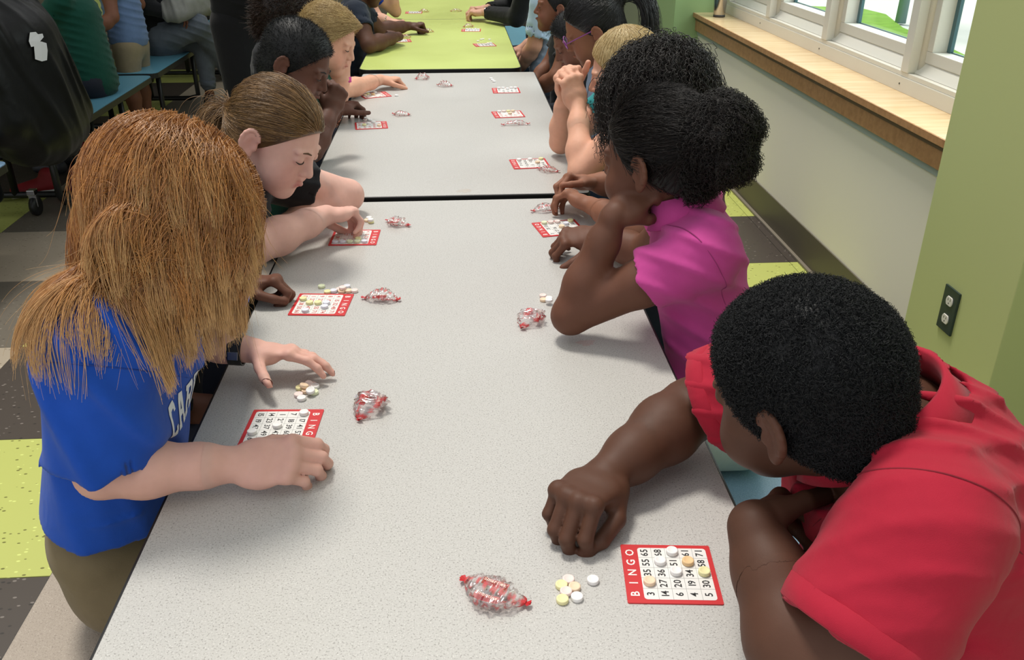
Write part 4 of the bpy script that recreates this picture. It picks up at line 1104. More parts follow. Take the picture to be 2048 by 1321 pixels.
# curly-haired child beyond
p = kid('child with dark brown curls seated behind the blond boy', '#8a5d48', '#8a5548', (-.665, 3.72, .975), (.75, .5, -.25), (.2, 0, 1), .98, (-.74, 3.72, .50), 1, POLO('charcoal_tee', '#232427'), res=.008, h=.008)
hm = hair_mat('dark_brown_curls', '#1d120d', '#3c271c', .5, .4)
p.cap(hm, .028, ((.074, .066), (.02, -.04)), (-.08, -.09), res=.0065, wr=.005, wf=120); fuzz(p, hm, 7000, .016, .0007)
# boy in navy at the lime table
p = kid('boy in a navy polo with arms folded on the lime table', '#5a3b2e', '#74493f', (-.425, 4.80, 1.01), (.85, -.15, -.35), (.3, 0, .95), 1.0, (-.62, 4.75, .50), 1, POLO('navy_polo', '#1e2635'),
    {'R': ((-.415, 4.50, .745), (-.285, 4.78, .745), dict(f=(-.5, .8, .1), d=(.3, 0, .95), curl=HALF, s=1.0), (-.48, 4.62, .875)),
     'L': ((-.40, 5.02, .745), (-.245, 5.165, .745), dict(f=(.85, .3, .05), d=(0, 0, 1), curl=FIST, s=1.05))}, .55, r=1.12, w=(.13, .135, .055))
p.cap(BLACKH, .009, res=.006); fuzz(p, BLACKH, 3000, .004, .0006)
# child in blue beyond
p = kid('child in a cobalt blue tee leaning on the far lime table, bracelet on one wrist', '#d8a58e', '#c2756b', (-.455, 5.62, 1.03), (.85, 0, -.3), (.3, 0, .95), 1.0, (-.64, 5.6, .50), 1, POLO('cobalt_tee', '#1f3fb0'),
    {'R': ((-.43, 5.42, .745), (-.37, 5.36, .745), dict(f=(.9, -.25, -.05), d=(0, 0, 1), curl=HALF, s=1.1)),
     'L': ((-.355, 5.82, .745), (-.40, 5.75, .93), dict(f=(.1, -.1, .95), d=(.9, 0, 0), curl=FIST, s=1.0))}, .5)
hm2 = hair_mat('brown_hair', '#4a3420', '#9a7548', .38, .55); p.cap(hm2, .012, res=.0065); fuzz(p, hm2, 3000, .012, .0006)
hf = p.hfR; pts = [hf(.0265*math.cos(a), -.012, .0235*math.sin(a)) for a in np.linspace(0, 2*math.pi, 15)]
bd = MB()
for q in pts[:-1]: bd.lathe([(.0005, -.004), (.004, -.002), (.004, .002), (.0005, .004)], 8, q)
o = bd.build('bead_bracelet', plain('pearl_beads', '#cfc6b8', .3), p.root, smooth=True); o.location = -p.root.location; o['kind'] = 'stuff'

# --- window side
# curly-haired child with a maroon shirt
p = kid('child with big black curls and a maroon shirt beside the pink polo', '#92634d', '#93584b', (.447, 1.965, .994), (-.80, .50, -.30), (-.2, .1, 1), 1.0, (.58, 1.95, .49), -1, POLO('maroon_polo', '#54142a'),
    {'L': ((.415, 1.83, .745), (.320, 2.02, .745), dict(f=(-.6, .6, .2), d=(.2, .2, .9), curl=HALF, s=.95)),
     'R': ((.455, 2.17, .74), (.345, 2.155, .760), dict(f=(-.90, -.05, .15), d=(.05, .5, .8), curl=[(55, 30, 15), (45, 60, 40), (50, 65, 40), (55, 70, 40)], s=.95, nail='#6fb3b0', thumb=[(.5, .8, -.35), (.15, .95, -.25), (-.05, 1, -.2)]))}, .5, h=.0075, hfine=.0028, res=.007)
hm = hair_mat('black_curls', '#0b0908', '#241c18', .45, .45)
def ex(G, H):
    G.ell(H(0, -.03, .035), V(.094, .102, .086), H.R, .03); G.ell(H(0, -.06, -.05), V(.092, .062, .085), H.R, .04)
p.cap(hm, .02, ((.082, .085), (.035, -.08)), (-.10, -.16), extra=ex, res=.006, wr=.006, wf=90, keep_ears=False)
r = np.random.default_rng(31); P, N = face_points(p.hv, p.hf_, 5200, r)
u = np.cross(N, r.normal(size=P.shape)); u /= np.linalg.norm(u, axis=1)[:, None]
cl = Sdf(); cl.p = [q for q in p.hs.p if q[1] == 'u']+[q for q in p.G.p if q[1] == 'u']
base = flow(cl, P-N*.004, u*.6+N*.6, 39, .0021*r.uniform(.6, 1.5, len(P)), .60, .9, r.uniform(.0, .012, len(P)), r, .05)
ang = np.linspace(0, 1, 40)*r.uniform(26, 42, (len(P), 1))+r.uniform(0, 6.28, (len(P), 1)); rad = r.uniform(.0025, .0048, (len(P), 1))*np.clip(np.linspace(0, 3, 40), 0, 1)
v2 = np.cross(N, u)
base = base+(rad*np.cos(ang))[..., None]*u[:, None]+(rad*np.sin(ang))[..., None]*v2[:, None]
strands('curls', base, .0006, hm, p.ho, .7)
# blond girl in teal
p = kid('blond girl in a teal top with her hands clasped above the table', '#dfa98f', '#c87c70', (.478, 2.505, .970), (-.94, .16, -.24), (-.22, .05, .97), 1.0, (.60, 2.46, .49), -1, POLO('teal_top', '#2f8f94'),
    {'L': ((.335, 2.300, .742), (.343, 2.465, .888), dict(f=(-.25, .30, .95), d=(.25, -.9, .3), curl=[(50, 60, 35), (55, 60, 35), (58, 60, 35), (60, 60, 35)], s=1.05, thumb=[(.25, .8, -.6), (-.3, .8, -.5), (-.5, .7, -.3)]), (.475, 2.33, .865)),
     'R': ((.318, 2.625, .742), (.322, 2.575, .895), dict(f=(-.15, -.35, .95), d=(-.55, .6, .4), curl=FIST, s=1.05), (.475, 2.62, .865))}, .35, h=.0070, hfine=.0026, res=.007)
hm = hair_mat('pale_blond_hair', '#b0925c', '#e0cc9c', .35, .6)
p.cap(hm, .009, ((.076, .060), (.012, -.03)), (-.085, -.09), res=.0042); combed(p, hm, 5000, p.H(.0, -.02, .112), .008, 12, .0005, 3)
r = np.random.default_rng(4); n = 900; H = p.H; R0 = H(-.055, -.075, -.03)+r.normal(size=(n, 3))*.010
cl = Sdf(); cl.p = list(p.B.p)+[q for q in p.G.p if q[1] == 'u']
pt = flow(cl, R0, np.tile(V(-.25, -.15, -.9), (n, 1))+r.normal(size=(n, 3))*.15, 18, .011, .5, 1.0, r.uniform(.004, .02, n), r, .04)
strands('side_lock', clump(pt, r, 40, .6), .0006, hm, p.ho, .5)
# girl with glasses
gb = POLO('grey_blue_polo', '#8b9db5')
p = kid('girl with purple glasses and black ponytail in a grey-blue collared shirt', '#8a5b43', '#8f574a', (.475, 3.10, 1.005), (-.86, .12, -.46), (-.42, 0, .9), 1.02, (.60, 3.05, .49), -1, gb, col=gb, face=True)
hm = hair_mat('sleek_black_hair', '#0a0a0c', '#1f1d1e', .3, .6)
def ex(G, H): G.ell(H(0, -.105, .05), V(.03, .03, .03), H.R, .015)
p.cap(hm, .008, ((.068, .068), (.006, -.012)), (-.085, -.075), extra=ex, res=.0042); combed(p, hm, 3500, p.H(0, -.105, .05), .008, 14, .0005, 5)
r = np.random.default_rng(6); n = 900; H = p.H; R0 = H(0, -.125, .05)+r.normal(size=(n, 3))*.008
cl = Sdf(); cl.p = list(p.B.p)+[q for q in p.G.p if q[1] == 'u']
pt = flow(cl, R0, np.tile(-H.R[1]*.8+V(.3, 0, .1), (n, 1))+r.normal(size=(n, 3))*.12, 20, .012, .45, 1.0, r.uniform(.006, .03, n), r, .03)
strands('ponytail', clump(pt, r, 60, .5), .0007, hm, p.ho, .5)
def glasses(p, colr):
    H = p.H; g = empty('eyeglasses', H(0, .09, 0)); tag(g, 'purple framed eyeglasses worn by the girl with the black ponytail', 'glasses')
    fm = plain('purple_acetate', colr, .3)
    def gp(mb, nm, m):
        o = mb.build(nm, m, g, smooth=True); o.location = -g.location
    for q in (-1, 1):
        mb = MB(); mb.tube([H(q*.031+.020*math.cos(a), .104-.012*abs(math.cos(a)-q*-1)*.3, .002+.015*math.sin(a)) for a in np.linspace(0, 2*math.pi, 21)], .0018, 6, cap=False); gp(mb, 'rim', fm)
        mb = MB(); n = 20; pts = [H(q*.031+.0185*math.cos(a), .103-.012*abs(math.cos(a)-q*-1)*.3, .002+.0135*math.sin(a)) for a in np.linspace(0, 2*math.pi, n, endpoint=False)]; mb.add(pts, [tuple(range(n))]); gp(mb, 'lens', M['glass'])
        mb = MB(); mb.tube([H(q*.052, .098, .006), H(q*.076, .06, .010), H(q*.080, .0, .010), H(q*.079, -.02, -.004)], .0019, 6); gp(mb, 'temple', fm)
    mb = MB(); mb.tube([H(-.011, .104, .006), H(0, .107, .008), H(.011, .104, .006)], .0018, 6); gp(mb, 'bridge', fm)
glasses(p, '#8a3f8c')
# child glimpsed in front of the glasses
p = kid('child in black glimpsed just beyond the girl with glasses', '#7b5240', '#84524a', (.470, 3.46, .915), (-.80, -.10, -.45), (-.4, 0, .9), .98, (.60, 3.45, .49), -1, POLO('black_tee_far', '#17181c'), face=True, res=.008)
p.cap(BLACKH, .012, res=.006); fuzz(p, BLACKH, 2500, .005, .0006)
# boy in a black polo
bp = POLO('black_polo_far', '#1b1d22')
p = kid('boy in a black polo with cropped hair looking across the table, hands in his lap', '#7a4f3a', '#84524a', (.462, 4.08, .965), (-.98, .05, .02), (-.05, 0, 1), .96, (.53, 4.02, .49), -1, bp,
    {'L': ((.440, 3.87, .70), (.33, 3.98, .60), dict(f=(-.8, .2, -.2), d=(0, 0, 1), curl=HALF)), 'R': ((.44, 4.17, .70), (.33, 4.06, .60), dict(f=(-.8, -.2, -.2), d=(0, 0, 1), curl=HALF))}, .55, col=bp, face=True)
p.cap(BLACKH, .008, ((.074, .070), (.014, -.016)), (-.08, -.07), res=.004); fuzz(p, BLACKH, 3500, .003, .0006)
# person in pale blue
pb = POLO('pale_blue_oxford', '#a9bfd6')
p = kid('person in a pale blue short-sleeved shirt beside the lime table', '#c39078', '#a8655a', (.435, 4.66, 1.10), (-.9, .2, -.2), (-.1, 0, 1), 1.05, (.50, 4.62, .50), -1, pb,
    {'L': ((.40, 4.50, .735), (.345, 4.62, .61), dict(f=(-.8, .2, -.1), d=(0, 0, 1), curl=HALF), (.44, 4.50, .935))}, .80, w=(.14, .14, .055), d=(.10, .095), r=1.1, col=pb, wr=.007)
p.cap(hm2, .010, res=.0065); fuzz(p, hm2, 3000, .010, .0006)
# adult in black with clasped hands
p = kid('adult in a long-sleeved black top, hands clasped on the lime table', '#d3a48c', '#bf7468', (.47, 5.55, 1.20), (-.95, 0, -.2), (-.1, 0, 1), 1.1, (.56, 5.55, .50), -1, POLO('black_long_sleeve', '#141518'),
    {'L': ((.375, 5.40, .755), (.190, 5.66, .755), dict(f=(-.8, .35, 0), d=(.1, -.1, .95), curl=HALF, s=1.1), (.46, 5.36, 1.02)), 'R': ((.38, 5.95, .755), (.195, 5.78, .760), dict(f=(-.8, -.2, .05), d=(.1, .1, .95), curl=HALF, s=1.1), (.46, 5.74, 1.02))}, .86, True, r=1.12, w=(.15, .16, .06), d=(.1, .1))
hm = hair_mat('chestnut_hair', '#2b1a12', '#4d3222', .4, .5); p.cap(hm, .014, res=.0065); fuzz(p, hm, 2500, .012, .0006)
hf = p.hfL; mb = MB().tube([hf(.029*math.cos(a), -.016, .026*math.sin(a)) for a in np.linspace(0, 2*math.pi, 19)], .0028, 8, cap=False)
o = mb.build('silver_bracelet', M['chrome'], p.root, smooth=True); o.location = -p.root.location
# adult in black standing behind the children
p = Person('adult dressed in black standing behind the children on the aisle side', (-.93, 4.45, 0), '#7b513e', '#84524a')
p.head((-.90, 4.42, 1.60), (.5, -.7, -.4), (0, 0, 1), 1.12); p.trunk((-.95, 4.47, .93), (-.93, 4.45, 1.30), (-.92, 4.44, 1.44), (.8, .5, 0), (.17, .17, .06), (.12, .11), 1.2)
p.arm('R', (-1.06, 4.36, 1.38), (-1.02, 4.16, 1.14), (-.86, 4.06, 1.05), dict(f=(.8, -.2, -.1), d=(0, 0, 1), s=1.1), 1.1); p.arm('L', (-.78, 4.54, 1.38), (-.74, 4.38, 1.12), (-.70, 4.20, 1.02), dict(f=(.3, -.8, -.1), d=(0, 0, 1), s=1.1), 1.1)
p.body(.013, .005, .006); bkm = POLO('black_dress_knit', '#141416'); p.shirt(bkm, .9, .02, .008, 5, .006, longs=True)
lg = [((-1.03, 4.42, .86), (-1.02, 4.38, .48), (-1.04, 4.45, .10)), ((-.86, 4.52, .86), (-.84, 4.46, .48), (-.85, 4.52, .10))]
p.pants(bkm, lg, res=.014, grow=1.45); shoes(p, lg, 1, '#1c1c1e', dirv=(.5, -.7, 0))
p.cap(BLACKH, .015, res=.0065); fuzz(p, BLACKH, 2500, .01, .0006)
# ---------------- the left-hand tables and the people along them
T1 = table('cafeteria_table', 'cafeteria table with blue benches along the aisle, people seated with their backs to the aisle', [(4.10, 5.53), (5.56, 7.10)], M['lime_lam'], {-1: M['blue_lam'], 1: M['blue_lam']}, -2.85, -2.09, corner=.045)
T2 = table('cafeteria_table', 'farthest aisle table with an empty blue bench', [(7.42, 9.0), (9.03, 10.6)], M['lime_lam'], {-1: M['blue_lam'], 1: M['blue_lam']}, -2.85, -2.09, corner=.045)
T0 = table('cafeteria_table', 'aisle table whose pale blue bench corner shows at the picture edge', [(2.0, 3.68)], M['lime_lam'], {-1: M['pale_blue_lam'], 1: M['pale_blue_lam']}, -2.88, -2.12, corner=.045)
def caster(t, x, y):
    ox, oy = t.location.x, t.location.y
    f = MB().box((x-ox-.018, y-oy-.004, .045), (x-ox+.018, y-oy+.004, .12)).box((x-ox-.018, y-oy-.012, .105), (x-ox+.018, y-oy+.03, .13)); c = f.build('caster_fork', M['chrome'], t, bevel=.002)
    wv = MB().lathe([(.008, -.014), (.045, -.014), (.048, 0), (.045, .014), (.008, .014)], 20); o = wv.build('caster_wheel', M['black_rub'], t, smooth=True, loc=(x-ox, y-oy+.012, .048), rot=(0, math.pi/2, 0))
caster(T1, -2.06, 4.22); caster(T1, -2.5, 4.22); caster(T2, -2.05, 7.55); caster(T2, -2.5, 7.55)
for t, yy in ((T1, 4.22), (T2, 7.55), (T2, 8.1)):
    ox, oy = t.location.x, t.location.y
    MB().tube([(-1.93-ox, yy-oy, .39), (-1.93-ox, yy-oy, .10), (-1.93-ox, yy-oy+.04, .055), (-1.93-ox, yy-oy+.50, .055), (-1.93-ox, yy-oy+.54, .10), (-1.93-ox, yy-oy+.54, .39)], .018, 8).build('bench_hoop', M['black_steel'], t, smooth=True)
# person in a black nylon coat, seen from behind
nyl = cloth_mat('black_nylon_coat', '#131313', .42, 300, .25, .05, .15)
p = Person('person in a black nylon coat with white print seen from behind', (-1.95, 4.12, 0), '#b98a74', '#a8655a')
p.head((-2.0, 4.02, 1.24), (-.95, .2, -.1), (0, 0, 1), 1.1); p.trunk((-1.94, 4.12, .50), (-1.96, 4.08, .86), (-1.98, 4.05, 1.06), (0, 1, 0), (.17, .18, .07), (.12, .12), 1.2)
p.arm('R', (-1.98, 4.26, .99), (-2.12, 4.34, .78), (-2.30, 4.26, .76), dict(f=(-.9, 0, 0), d=(0, 0, 1), s=1.1), 1.2); p.arm('L', (-1.98, 3.86, .99), (-2.06, 3.78, .74), (-2.26, 3.84, .74), dict(f=(-.9, 0, 0), d=(0, 0, 1), s=1.1), 1.2)
p.body(.013, .005, .006)
def ex(G):
    G.econe((-1.90, 4.16, .46), (-1.93, 4.14, .84), (.30, .17), (.26, .17), (0, 1, 0), .06)
    G.cone((-1.98, 3.86, .98), (-1.93, 3.86, .55), .10, .12, .06); G.cone((-1.98, 4.26, .98), (-1.90, 4.36, .50), .10, .13, .06)
p.shirt(nyl, .9, .03, .0075, 17, .016, (.2, 1, .4), None, .07, .03, name='coat', longs=True, wl=.11, extra2=ex)
wp = plain('white_coat_print', '#d9d9dc', .6)
def decal(px, d0, nm):
    pts = [np.array(atd(x, y, d0)) for x, y in px]; n = len(pts); o3 = np.array(pts); dr = nrm(pts[0]-CAM)
    W = o3.copy()-dr*.5
    for _ in range(60): W = W+dr*np.clip((p.G.at(W)+p.Gd(W[:, 0], W[:, 1], W[:, 2]))*.7, -.02, .05)[:, None]
    c = W.mean(0); W = W-dr*.014
    mb = MB(); mb.add(list(W)+list(W+dr*.003), [tuple(range(n)), tuple(range(2*n-1, n-1, -1))]+[(i, (i+1) % n, n+(i+1) % n, n+i) for i in range(n)]); obj(nm, mb.mesh(nm), wp, p.so)
decal([(60, 65), (70, 64), (74, 68), (82, 67), (84, 73), (78, 80), (77, 87), (62, 90), (58, 80)], 4.3, 'coat_print')
decal([(68, 92), (80, 84), (90, 87), (92, 100), (91, 117), (82, 119), (70, 115)], 4.3, 'coat_print')
lg = seated_legs(-1.95, (3.98, 4.22), -1); p.pants(cloth_mat('black_track_pants', '#1b1c20', .8), lg, res=.010)
p.cap(BLACKH, .02, res=.005); fuzz(p, BLACKH, 2500, .01, .0007)
def sneaker(root, c, d, red, sc=1.0):
    d = nrm(d); sd = np.cross(d, V(0, 0, 1)); c = V(*c)
    G = Sdf(); G.econe(c-d*.07*sc+V(0, 0, .05), c+d*.07*sc+V(0, 0, .032), (.034*sc, .045*sc), (.040*sc, .026*sc), sd, .02); G.cone(c-d*.065*sc+V(0, 0, .06), c-d*.06*sc+V(0, 0, .10), .036*sc, .033*sc, .02); G.plane(c+V(0, 0, .022), (0, 0, -1), c-.3, c+.3)
    v, f = merge([G.surf(.005)]); o = wobj('shoe_upper', np_mesh('shoe_upper', v, f), red, root)
    G = Sdf(); G.econe(c-d*.075*sc+V(0, 0, .022), c+d*.085*sc+V(0, 0, .016), (.040*sc, .022), (.045*sc, .016), sd, .01); G.plane(c+V(0, 0, .002), (0, 0, -1), c-.3, c+.3)
    v, f = merge([G.surf(.005)]); wobj('shoe_sole', np_mesh('shoe_sole', v, f), plain('white_rubber_sole', '#c9c9c6', .6), root)
rd = plain('red_mesh_trainer', '#a3242b', .6, var=.3)
sneaker(p.root, (-2.20, 4.55, 0), (-.9, -.35, 0), rd, 1.2); sneaker(p.root, (-1.99, 4.56, 0), (.2, -.9, 0), plain('red_navy_trainer', '#7c2440', .6, var=.5), 1.1)
# child in green on the bench
p = kid('child in a bottle green shirt on the blue bench, back to the aisle', '#d8a58e', '#c2756b', (-2.06, 5.02, 1.06), (-.9, .3, -.2), (-.1, 0, 1), 1.0, (-1.94, 4.98, .50), -1, POLO('forest_green_polo', '#12493c'), {'L': ((-2.12, 4.86, .80), (-2.28, 4.92, .76), dict(f=(-.9, .1, 0), d=(0, 0, 1))), 'R': ((-2.12, 5.12, .80), (-2.28, 5.08, .76), dict(f=(-.9, .1, 0), d=(0, 0, 1)))}, w=(.14, .15, .06), d=(.095, .10), res=.0075, wr=.006, shoulder=.15)
p.cap(hm2, .012, res=.008); fuzz(p, hm2, 2500, .010, .0007)
sneaker(p.root, (-2.10, 5.05, .0), (.5, -.8, 0), rd, 1.1)
# child in pale blue with khaki shorts, standing
p = Person('child in a light blue shirt and khaki shorts standing at the bench', (-2.0, 5.75, 0), '#7b513e', '#84524a')
p.head((-2.04, 5.80, 1.14), (-.9, .3, -.3), (0, 0, 1), 1.0); p.trunk((-1.99, 5.75, .62), (-2.01, 5.77, .90), (-2.02, 5.78, 1.01), (0, 1, 0), (.125, .13, .055), (.09, .09))
p.arm('L', (-2.02, 5.63, .96), (-1.99, 5.55, .76), (-2.10, 5.47, .67), dict(f=(-.8, -.2, -.3), d=(0, 0, 1)), 1.05); p.arm('R', (-2.02, 5.92, .96), (-1.98, 6.02, .78), (-2.1, 6.1, .70), dict(f=(-.8, .1, -.2), d=(0, 0, 1)), 1.05)
lg = [((-1.99, 5.68, .56), (-2.0, 5.66, .36), (-2.0, 5.66, .08)), ((-1.99, 5.83, .56), (-2.0, 5.85, .36), (-2.0, 5.85, .08))]
p.legskin(lg); p.body(.011, .0045, .006)
p.shirt(POLO('light_blue_polo', '#62799e'), .5, .02, .0065, 23, .006, hem=((-2, 5.75, .57), (0, 0, -1)))
p.pants(cloth_mat('khaki_shorts', '#8a7d63', .85), lg, res=.008, grow=1.1, shortf=.05); shoes(p, lg, 1, '#3a3a42')
p.cap(BLACKH, .010, res=.008); fuzz(p, BLACKH, 2000, .006, .0007)
# adult with crossed legs and a grey bag
p = Person('adult in grey cropped trousers and black sandals sitting with crossed legs on the bench', (-1.96, 6.28, 0), '#6d4534', '#84524a')
p.head((-1.98, 6.36, 1.26), (.6, -.3, -.5), (0, 0, 1), 1.1); p.trunk((-1.98, 6.34, .52), (-1.98, 6.36, .90), (-1.98, 6.36, 1.08), (-.2, -1, 0), (.16, .16, .06), (.11, .11), 1.15)
p.arm('R', (-1.99, 6.18, 1.02), (-1.96, 6.10, .76), (-1.84, 6.14, .70), dict(f=(.8, .2, -.2), d=(0, 0, 1), s=1.1), 1.15); p.arm('L', (-1.97, 6.54, 1.02), (-1.92, 6.62, .76), (-1.80, 6.50, .72), dict(f=(.8, -.2, -.2), d=(0, 0, 1), s=1.1), 1.15)
lg = [((-1.95, 6.24, .53), (-1.69, 6.22, .615), (-1.575, 6.52, .20)), ((-1.95, 6.44, .51), (-1.72, 6.36, .50), (-1.72, 6.36, .13))]
B = p.B
for (hp, kn, an), ft in zip(lg, ((-1.50, 6.45, .095), (-1.70, 6.20, .025))):
    B.cone(lerp(kn, an, .7), an, .036, .027, .02); B.cone(an, lerp(an, ft, .5), .030, .032, .02); B.cone(lerp(an, ft, .5), ft, .036, .030, .02)
    for k in range(5): 
        dd = nrm(V(*ft)-V(*an)); dd[2] *= .3; dd = nrm(dd); sdv = np.cross(dd, V(0, 0, 1)); B.cone(V(*ft)+sdv*(.014*(k-2)), V(*ft)+dd*.05+sdv*(.017*(k-2))+V(0, 0, -.004), .010, .008, .004)
p.body(.0085, .005, .006)
p.shirt(POLO('black_blouse', '#17181b'), .8, .015, .008, 27, .006, longs=True)
G = Sdf(); G.econe((-1.97, 6.34, .58), (-1.96, 6.34, .50), (.17, .12), (.17, .13), (0, 1, 0), .03)
for (hp, kn, an) in lg: G.cone(hp, kn, .098, .072, .03); G.cone(kn, lerp(kn, an, .78), .068, .050, .03)
f1 = folds(61, (.3, .4, 1), .05, .006); v, f = merge([G.surf(.006, disp=f1)]); wobj('trousers', np_mesh('trousers', v, f), cloth_mat('grey_denim', '#5d646d', .85, 900, .18), p.root)
for (hp, kn, an) in lg:
    e = lerp(kn, an, .76); dd = nrm(V(*an)-V(*kn)); o = MB().tube([e-dd*.02, e+dd*.018], .053, 22).build('rolled_hem', cloth_mat('grey_denim', '#5d646d', .85), p.root, smooth=True); o.location = -p.root.location
for (hp, kn, an), ft in zip(lg, ((-1.50, 6.45, .095), (-1.70, 6.20, .025))):
    a, b = V(*an), V(*ft); dd = nrm(b-a); mb = MB().tube([lerp(a, b, .12), lerp(a, b, .48)], .041, 18); o = mb.build('sandal_band', plain('black_leather', '#141416', .5), p.root, smooth=True); o.location = -p.root.location
    dh = dd.copy(); dh[2] *= .35; dh = nrm(dh); sdv = np.cross(dh, V(0, 0, 1)); G = Sdf(); G.econe(a-dh*.03+V(0, 0, -.035), b+dh*.045+V(0, 0, -.032), (.036, .010), (.042, .009), sdv, .01); v, f = merge([G.surf(.005)]); wobj('sandal_sole', np_mesh('sandal_sole', v, f), plain('black_leather', '#141416', .5), p.root)
p.cap(BLACKH, .02, res=.008); fuzz(p, BLACKH, 2000, .01, .0007)
# slouchy grey tote bag in her lap
tb = empty('tote_bag', (-1.76, 6.30, .68)); tag(tb, 'slouchy grey tote bag with looped handles in the seated adult\'s lap', 'bag')
G = Sdf(); G.econe((-1.78, 6.16, .76), (-1.70, 6.46, .77), (.085, .095), (.085, .090), (0, 0, 1), .03); G.econe((-1.80, 6.12, .71), (-1.70, 6.50, .71), (.06, .10), (.06, .10), (0, 0, 1), .03); G.ell((-1.74, 6.3, .90), (.16, .20, .05), None, .02, 's')
f1 = folds(71, (.8, .3, .4), .08, .010); v, f = merge([G.surf(.006, disp=f1)]); o = obj('bag_body', np_mesh('bag_body', v, f), cloth_mat('grey_canvas', '#8d8d88', .8, 700, .15), tb); o.location = -tb.location
for dx in (-.04, .05):
    o = MB().tube([V(-1.74+dx, 6.20, .83), V(-1.74+dx, 6.22, .90), V(-1.74+dx, 6.30, .95), V(-1.74+dx, 6.38, .90), V(-1.74+dx, 6.40, .83)], .009, 10).build('handle', plain('pale_grey_strap', '#8f8f90', .5), tb, smooth=True); o.location = -tb.location
# ---------------- bingo cards, candies and wrappers
def text_mesh(items, name):
    """items: (string, x, y, size, rot, bold) -> one flat mesh"""
    vs, fs, n = [], [], 0
    for s_, x, y, size, rot, bold in items:
        ca, sa = math.cos(rot), math.sin(rot); gs = [glyph(ch) for ch in s_]; tw = sum(g_[2] for g_ in gs); cx = -tw/2
        for v, f, wd in gs:
            for q in v:
                a_, b_ = (q[0]+cx)*size, q[1]*size; vs.append((x+a_*ca-b_*sa, y+a_*sa+b_*ca, 0))
            fs += [tuple(n+i for i in p_) for p_ in f]; n = len(vs); cx += wd
    me = bpy.data.meshes.new(name); me.from_pydata(vs, [], fs); me.update(); return me
CW, CH = .100, .110        # card seen upright: width, height
cred = plain('red_card_stock', '#c8282c', .45); cwht = plain('white_card_stock', '#e6e4e0', .5); cblk = plain('black_print', '#18181a', .6); cgry = plain('grey_card_rule', '#9a9a98', .6); lwht = plain('white_print', '#efe9e4', .6); crdp = plain('red_print', '#c2473f', .6)
me_body = MB().prism(rrect(-CW/2, -CH/2, CW/2, CH/2, .002), 0, .0016).mesh('card_board'); me_body.materials.append(cred)
PX0, PX1, PY0, PY1 = -CW/2+.006, CW/2-.006, -CH/2+.006, CH/2-.020
me_pan = MB().prism(rrect(PX0, PY0, PX1, PY1, .004), .0016, .0018).mesh('number_panel'); me_pan.materials.append(cwht)
cwid, chei = (PX1-PX0)/5, (PY1-PY0)/5
g = MB()
for i in range(1, 5):
    g.box((PX0+i*cwid-.00022, PY0, .0018), (PX0+i*cwid+.00022, PY1, .0019)); g.box((PX0, PY0+i*chei-.00022, .0018), (PX1, PY0+i*chei+.00022, .0019))
me_grid = g.mesh('grid_rules'); me_grid.materials.append(cgry)
me_let = text_mesh([(ch, PX0+(i+.5)*cwid, CH/2-.0105, .0145, 0, .0006) for i, ch in enumerate('BINGO')], 'bingo_heading'); me_let.materials.append(lwht)
def cell(r, c): return PX0+(c+.5)*cwid, PY1-(r+.5)*chei
CARDS = {}
def card(key, label, x, y, ang, nums=None, ink=None, z=TZ):
    t = empty('bingo_card', (x, y, z), math.radians(ang)); tag(t, label, 'card', 'bingo cards on the tables')
    obj('card_board', me_body, None, t); obj('number_panel', me_pan, None, t); obj('bingo_heading', me_let, None, t, (0, 0, .00175))
    gr = obj('grid_rules', me_grid, None, t); gr['kind'] = 'stuff'; 
    if nums:
        its = [(str(v), *cell(r, c), .0125, 0, .00015) for r, row in enumerate(nums) for c, v in enumerate(row) if v]
        me = text_mesh(its, 'card_numbers'); o = obj('card_numbers', me, ink or cblk, t, (0, 0, .00195)); o['kind'] = 'stuff'
    CARDS[key] = (t, x, y, math.radians(ang)); return t
N1 = [[3, 0, 35, 55, 65], [14, 27, 36, 0, 68], [6, 20, 0, 51, 0], [4, 19, 34, 0, 61], [5, 30, 0, 58, 71]]
N2 = [[0, 17, 41, 53, 6], [7, 18, 39, 60, 62], [1, 21, 0, 47, 73], [14, 23, 37, 49, 70], [15, 19, 43, 0, 68]]
N3 = [[4, 15, 32, 48, 71], [8, 19, 0, 0, 74], [9, 23, 0, 55, 71], [1, 27, 0, 47, 0], [13, 0, 38, 50, 66]]
card('R1', 'red bingo card beside the boy in the red polo, nearest the camera', .240, .789, 90-5, N1)
card('L1', 'red bingo card in front of the ginger girl', -.277, 1.141, -90-3, N2)
card('L2', 'red bingo card by the brown hand, below the row of pastel candies', -.274, 1.582, -90-5, N3, crdp)
card('L3', 'red bingo card under the hand of the girl with the brown ponytail', -.244, 1.951, -90-2, N3, crdp)
card('R3', 'red bingo card just beyond the forearm of the girl in pink', .241, 1.984, 90+11, N1)
card('R2', 'red bingo card tucked behind the elbow of the girl in pink', .345, 1.600, 90+2, N3)
card('Ra', 'red bingo card before the blond girl\'s elbow with a wrapper on its corner', .216, 2.54, 90+5, N2)
card('Rb', 'red bingo card with a long red wrapper lying just before it', .190, 3.18, 90+6, N3, crdp)
card('Rc', 'red bingo card at the far window-side corner of the grey table', .207, 3.599, 90+1, N1)
card('La', 'red bingo card nearest the fist of the boy in dark green', -.292, 3.044, -90+7, N2, crdp)
card('Lb', 'red bingo card in front of the blond boy', -.317, 3.546, -90+20, N3, crdp)
card('Ga', 'bingo card farther along the window side of the lime table', .104, 5.295, 90-3, N1)
card('Gb', 'bingo card nearer along the window side of the lime table', .162, 4.761, 90+9, N2)
card('Gc', 'bingo card under the elbow of the boy in navy', -.283, 4.93, -90+8, N3)
card('Gd', 'bingo card beyond the fist on the far lime table', -.255, 6.13, 90, N3)
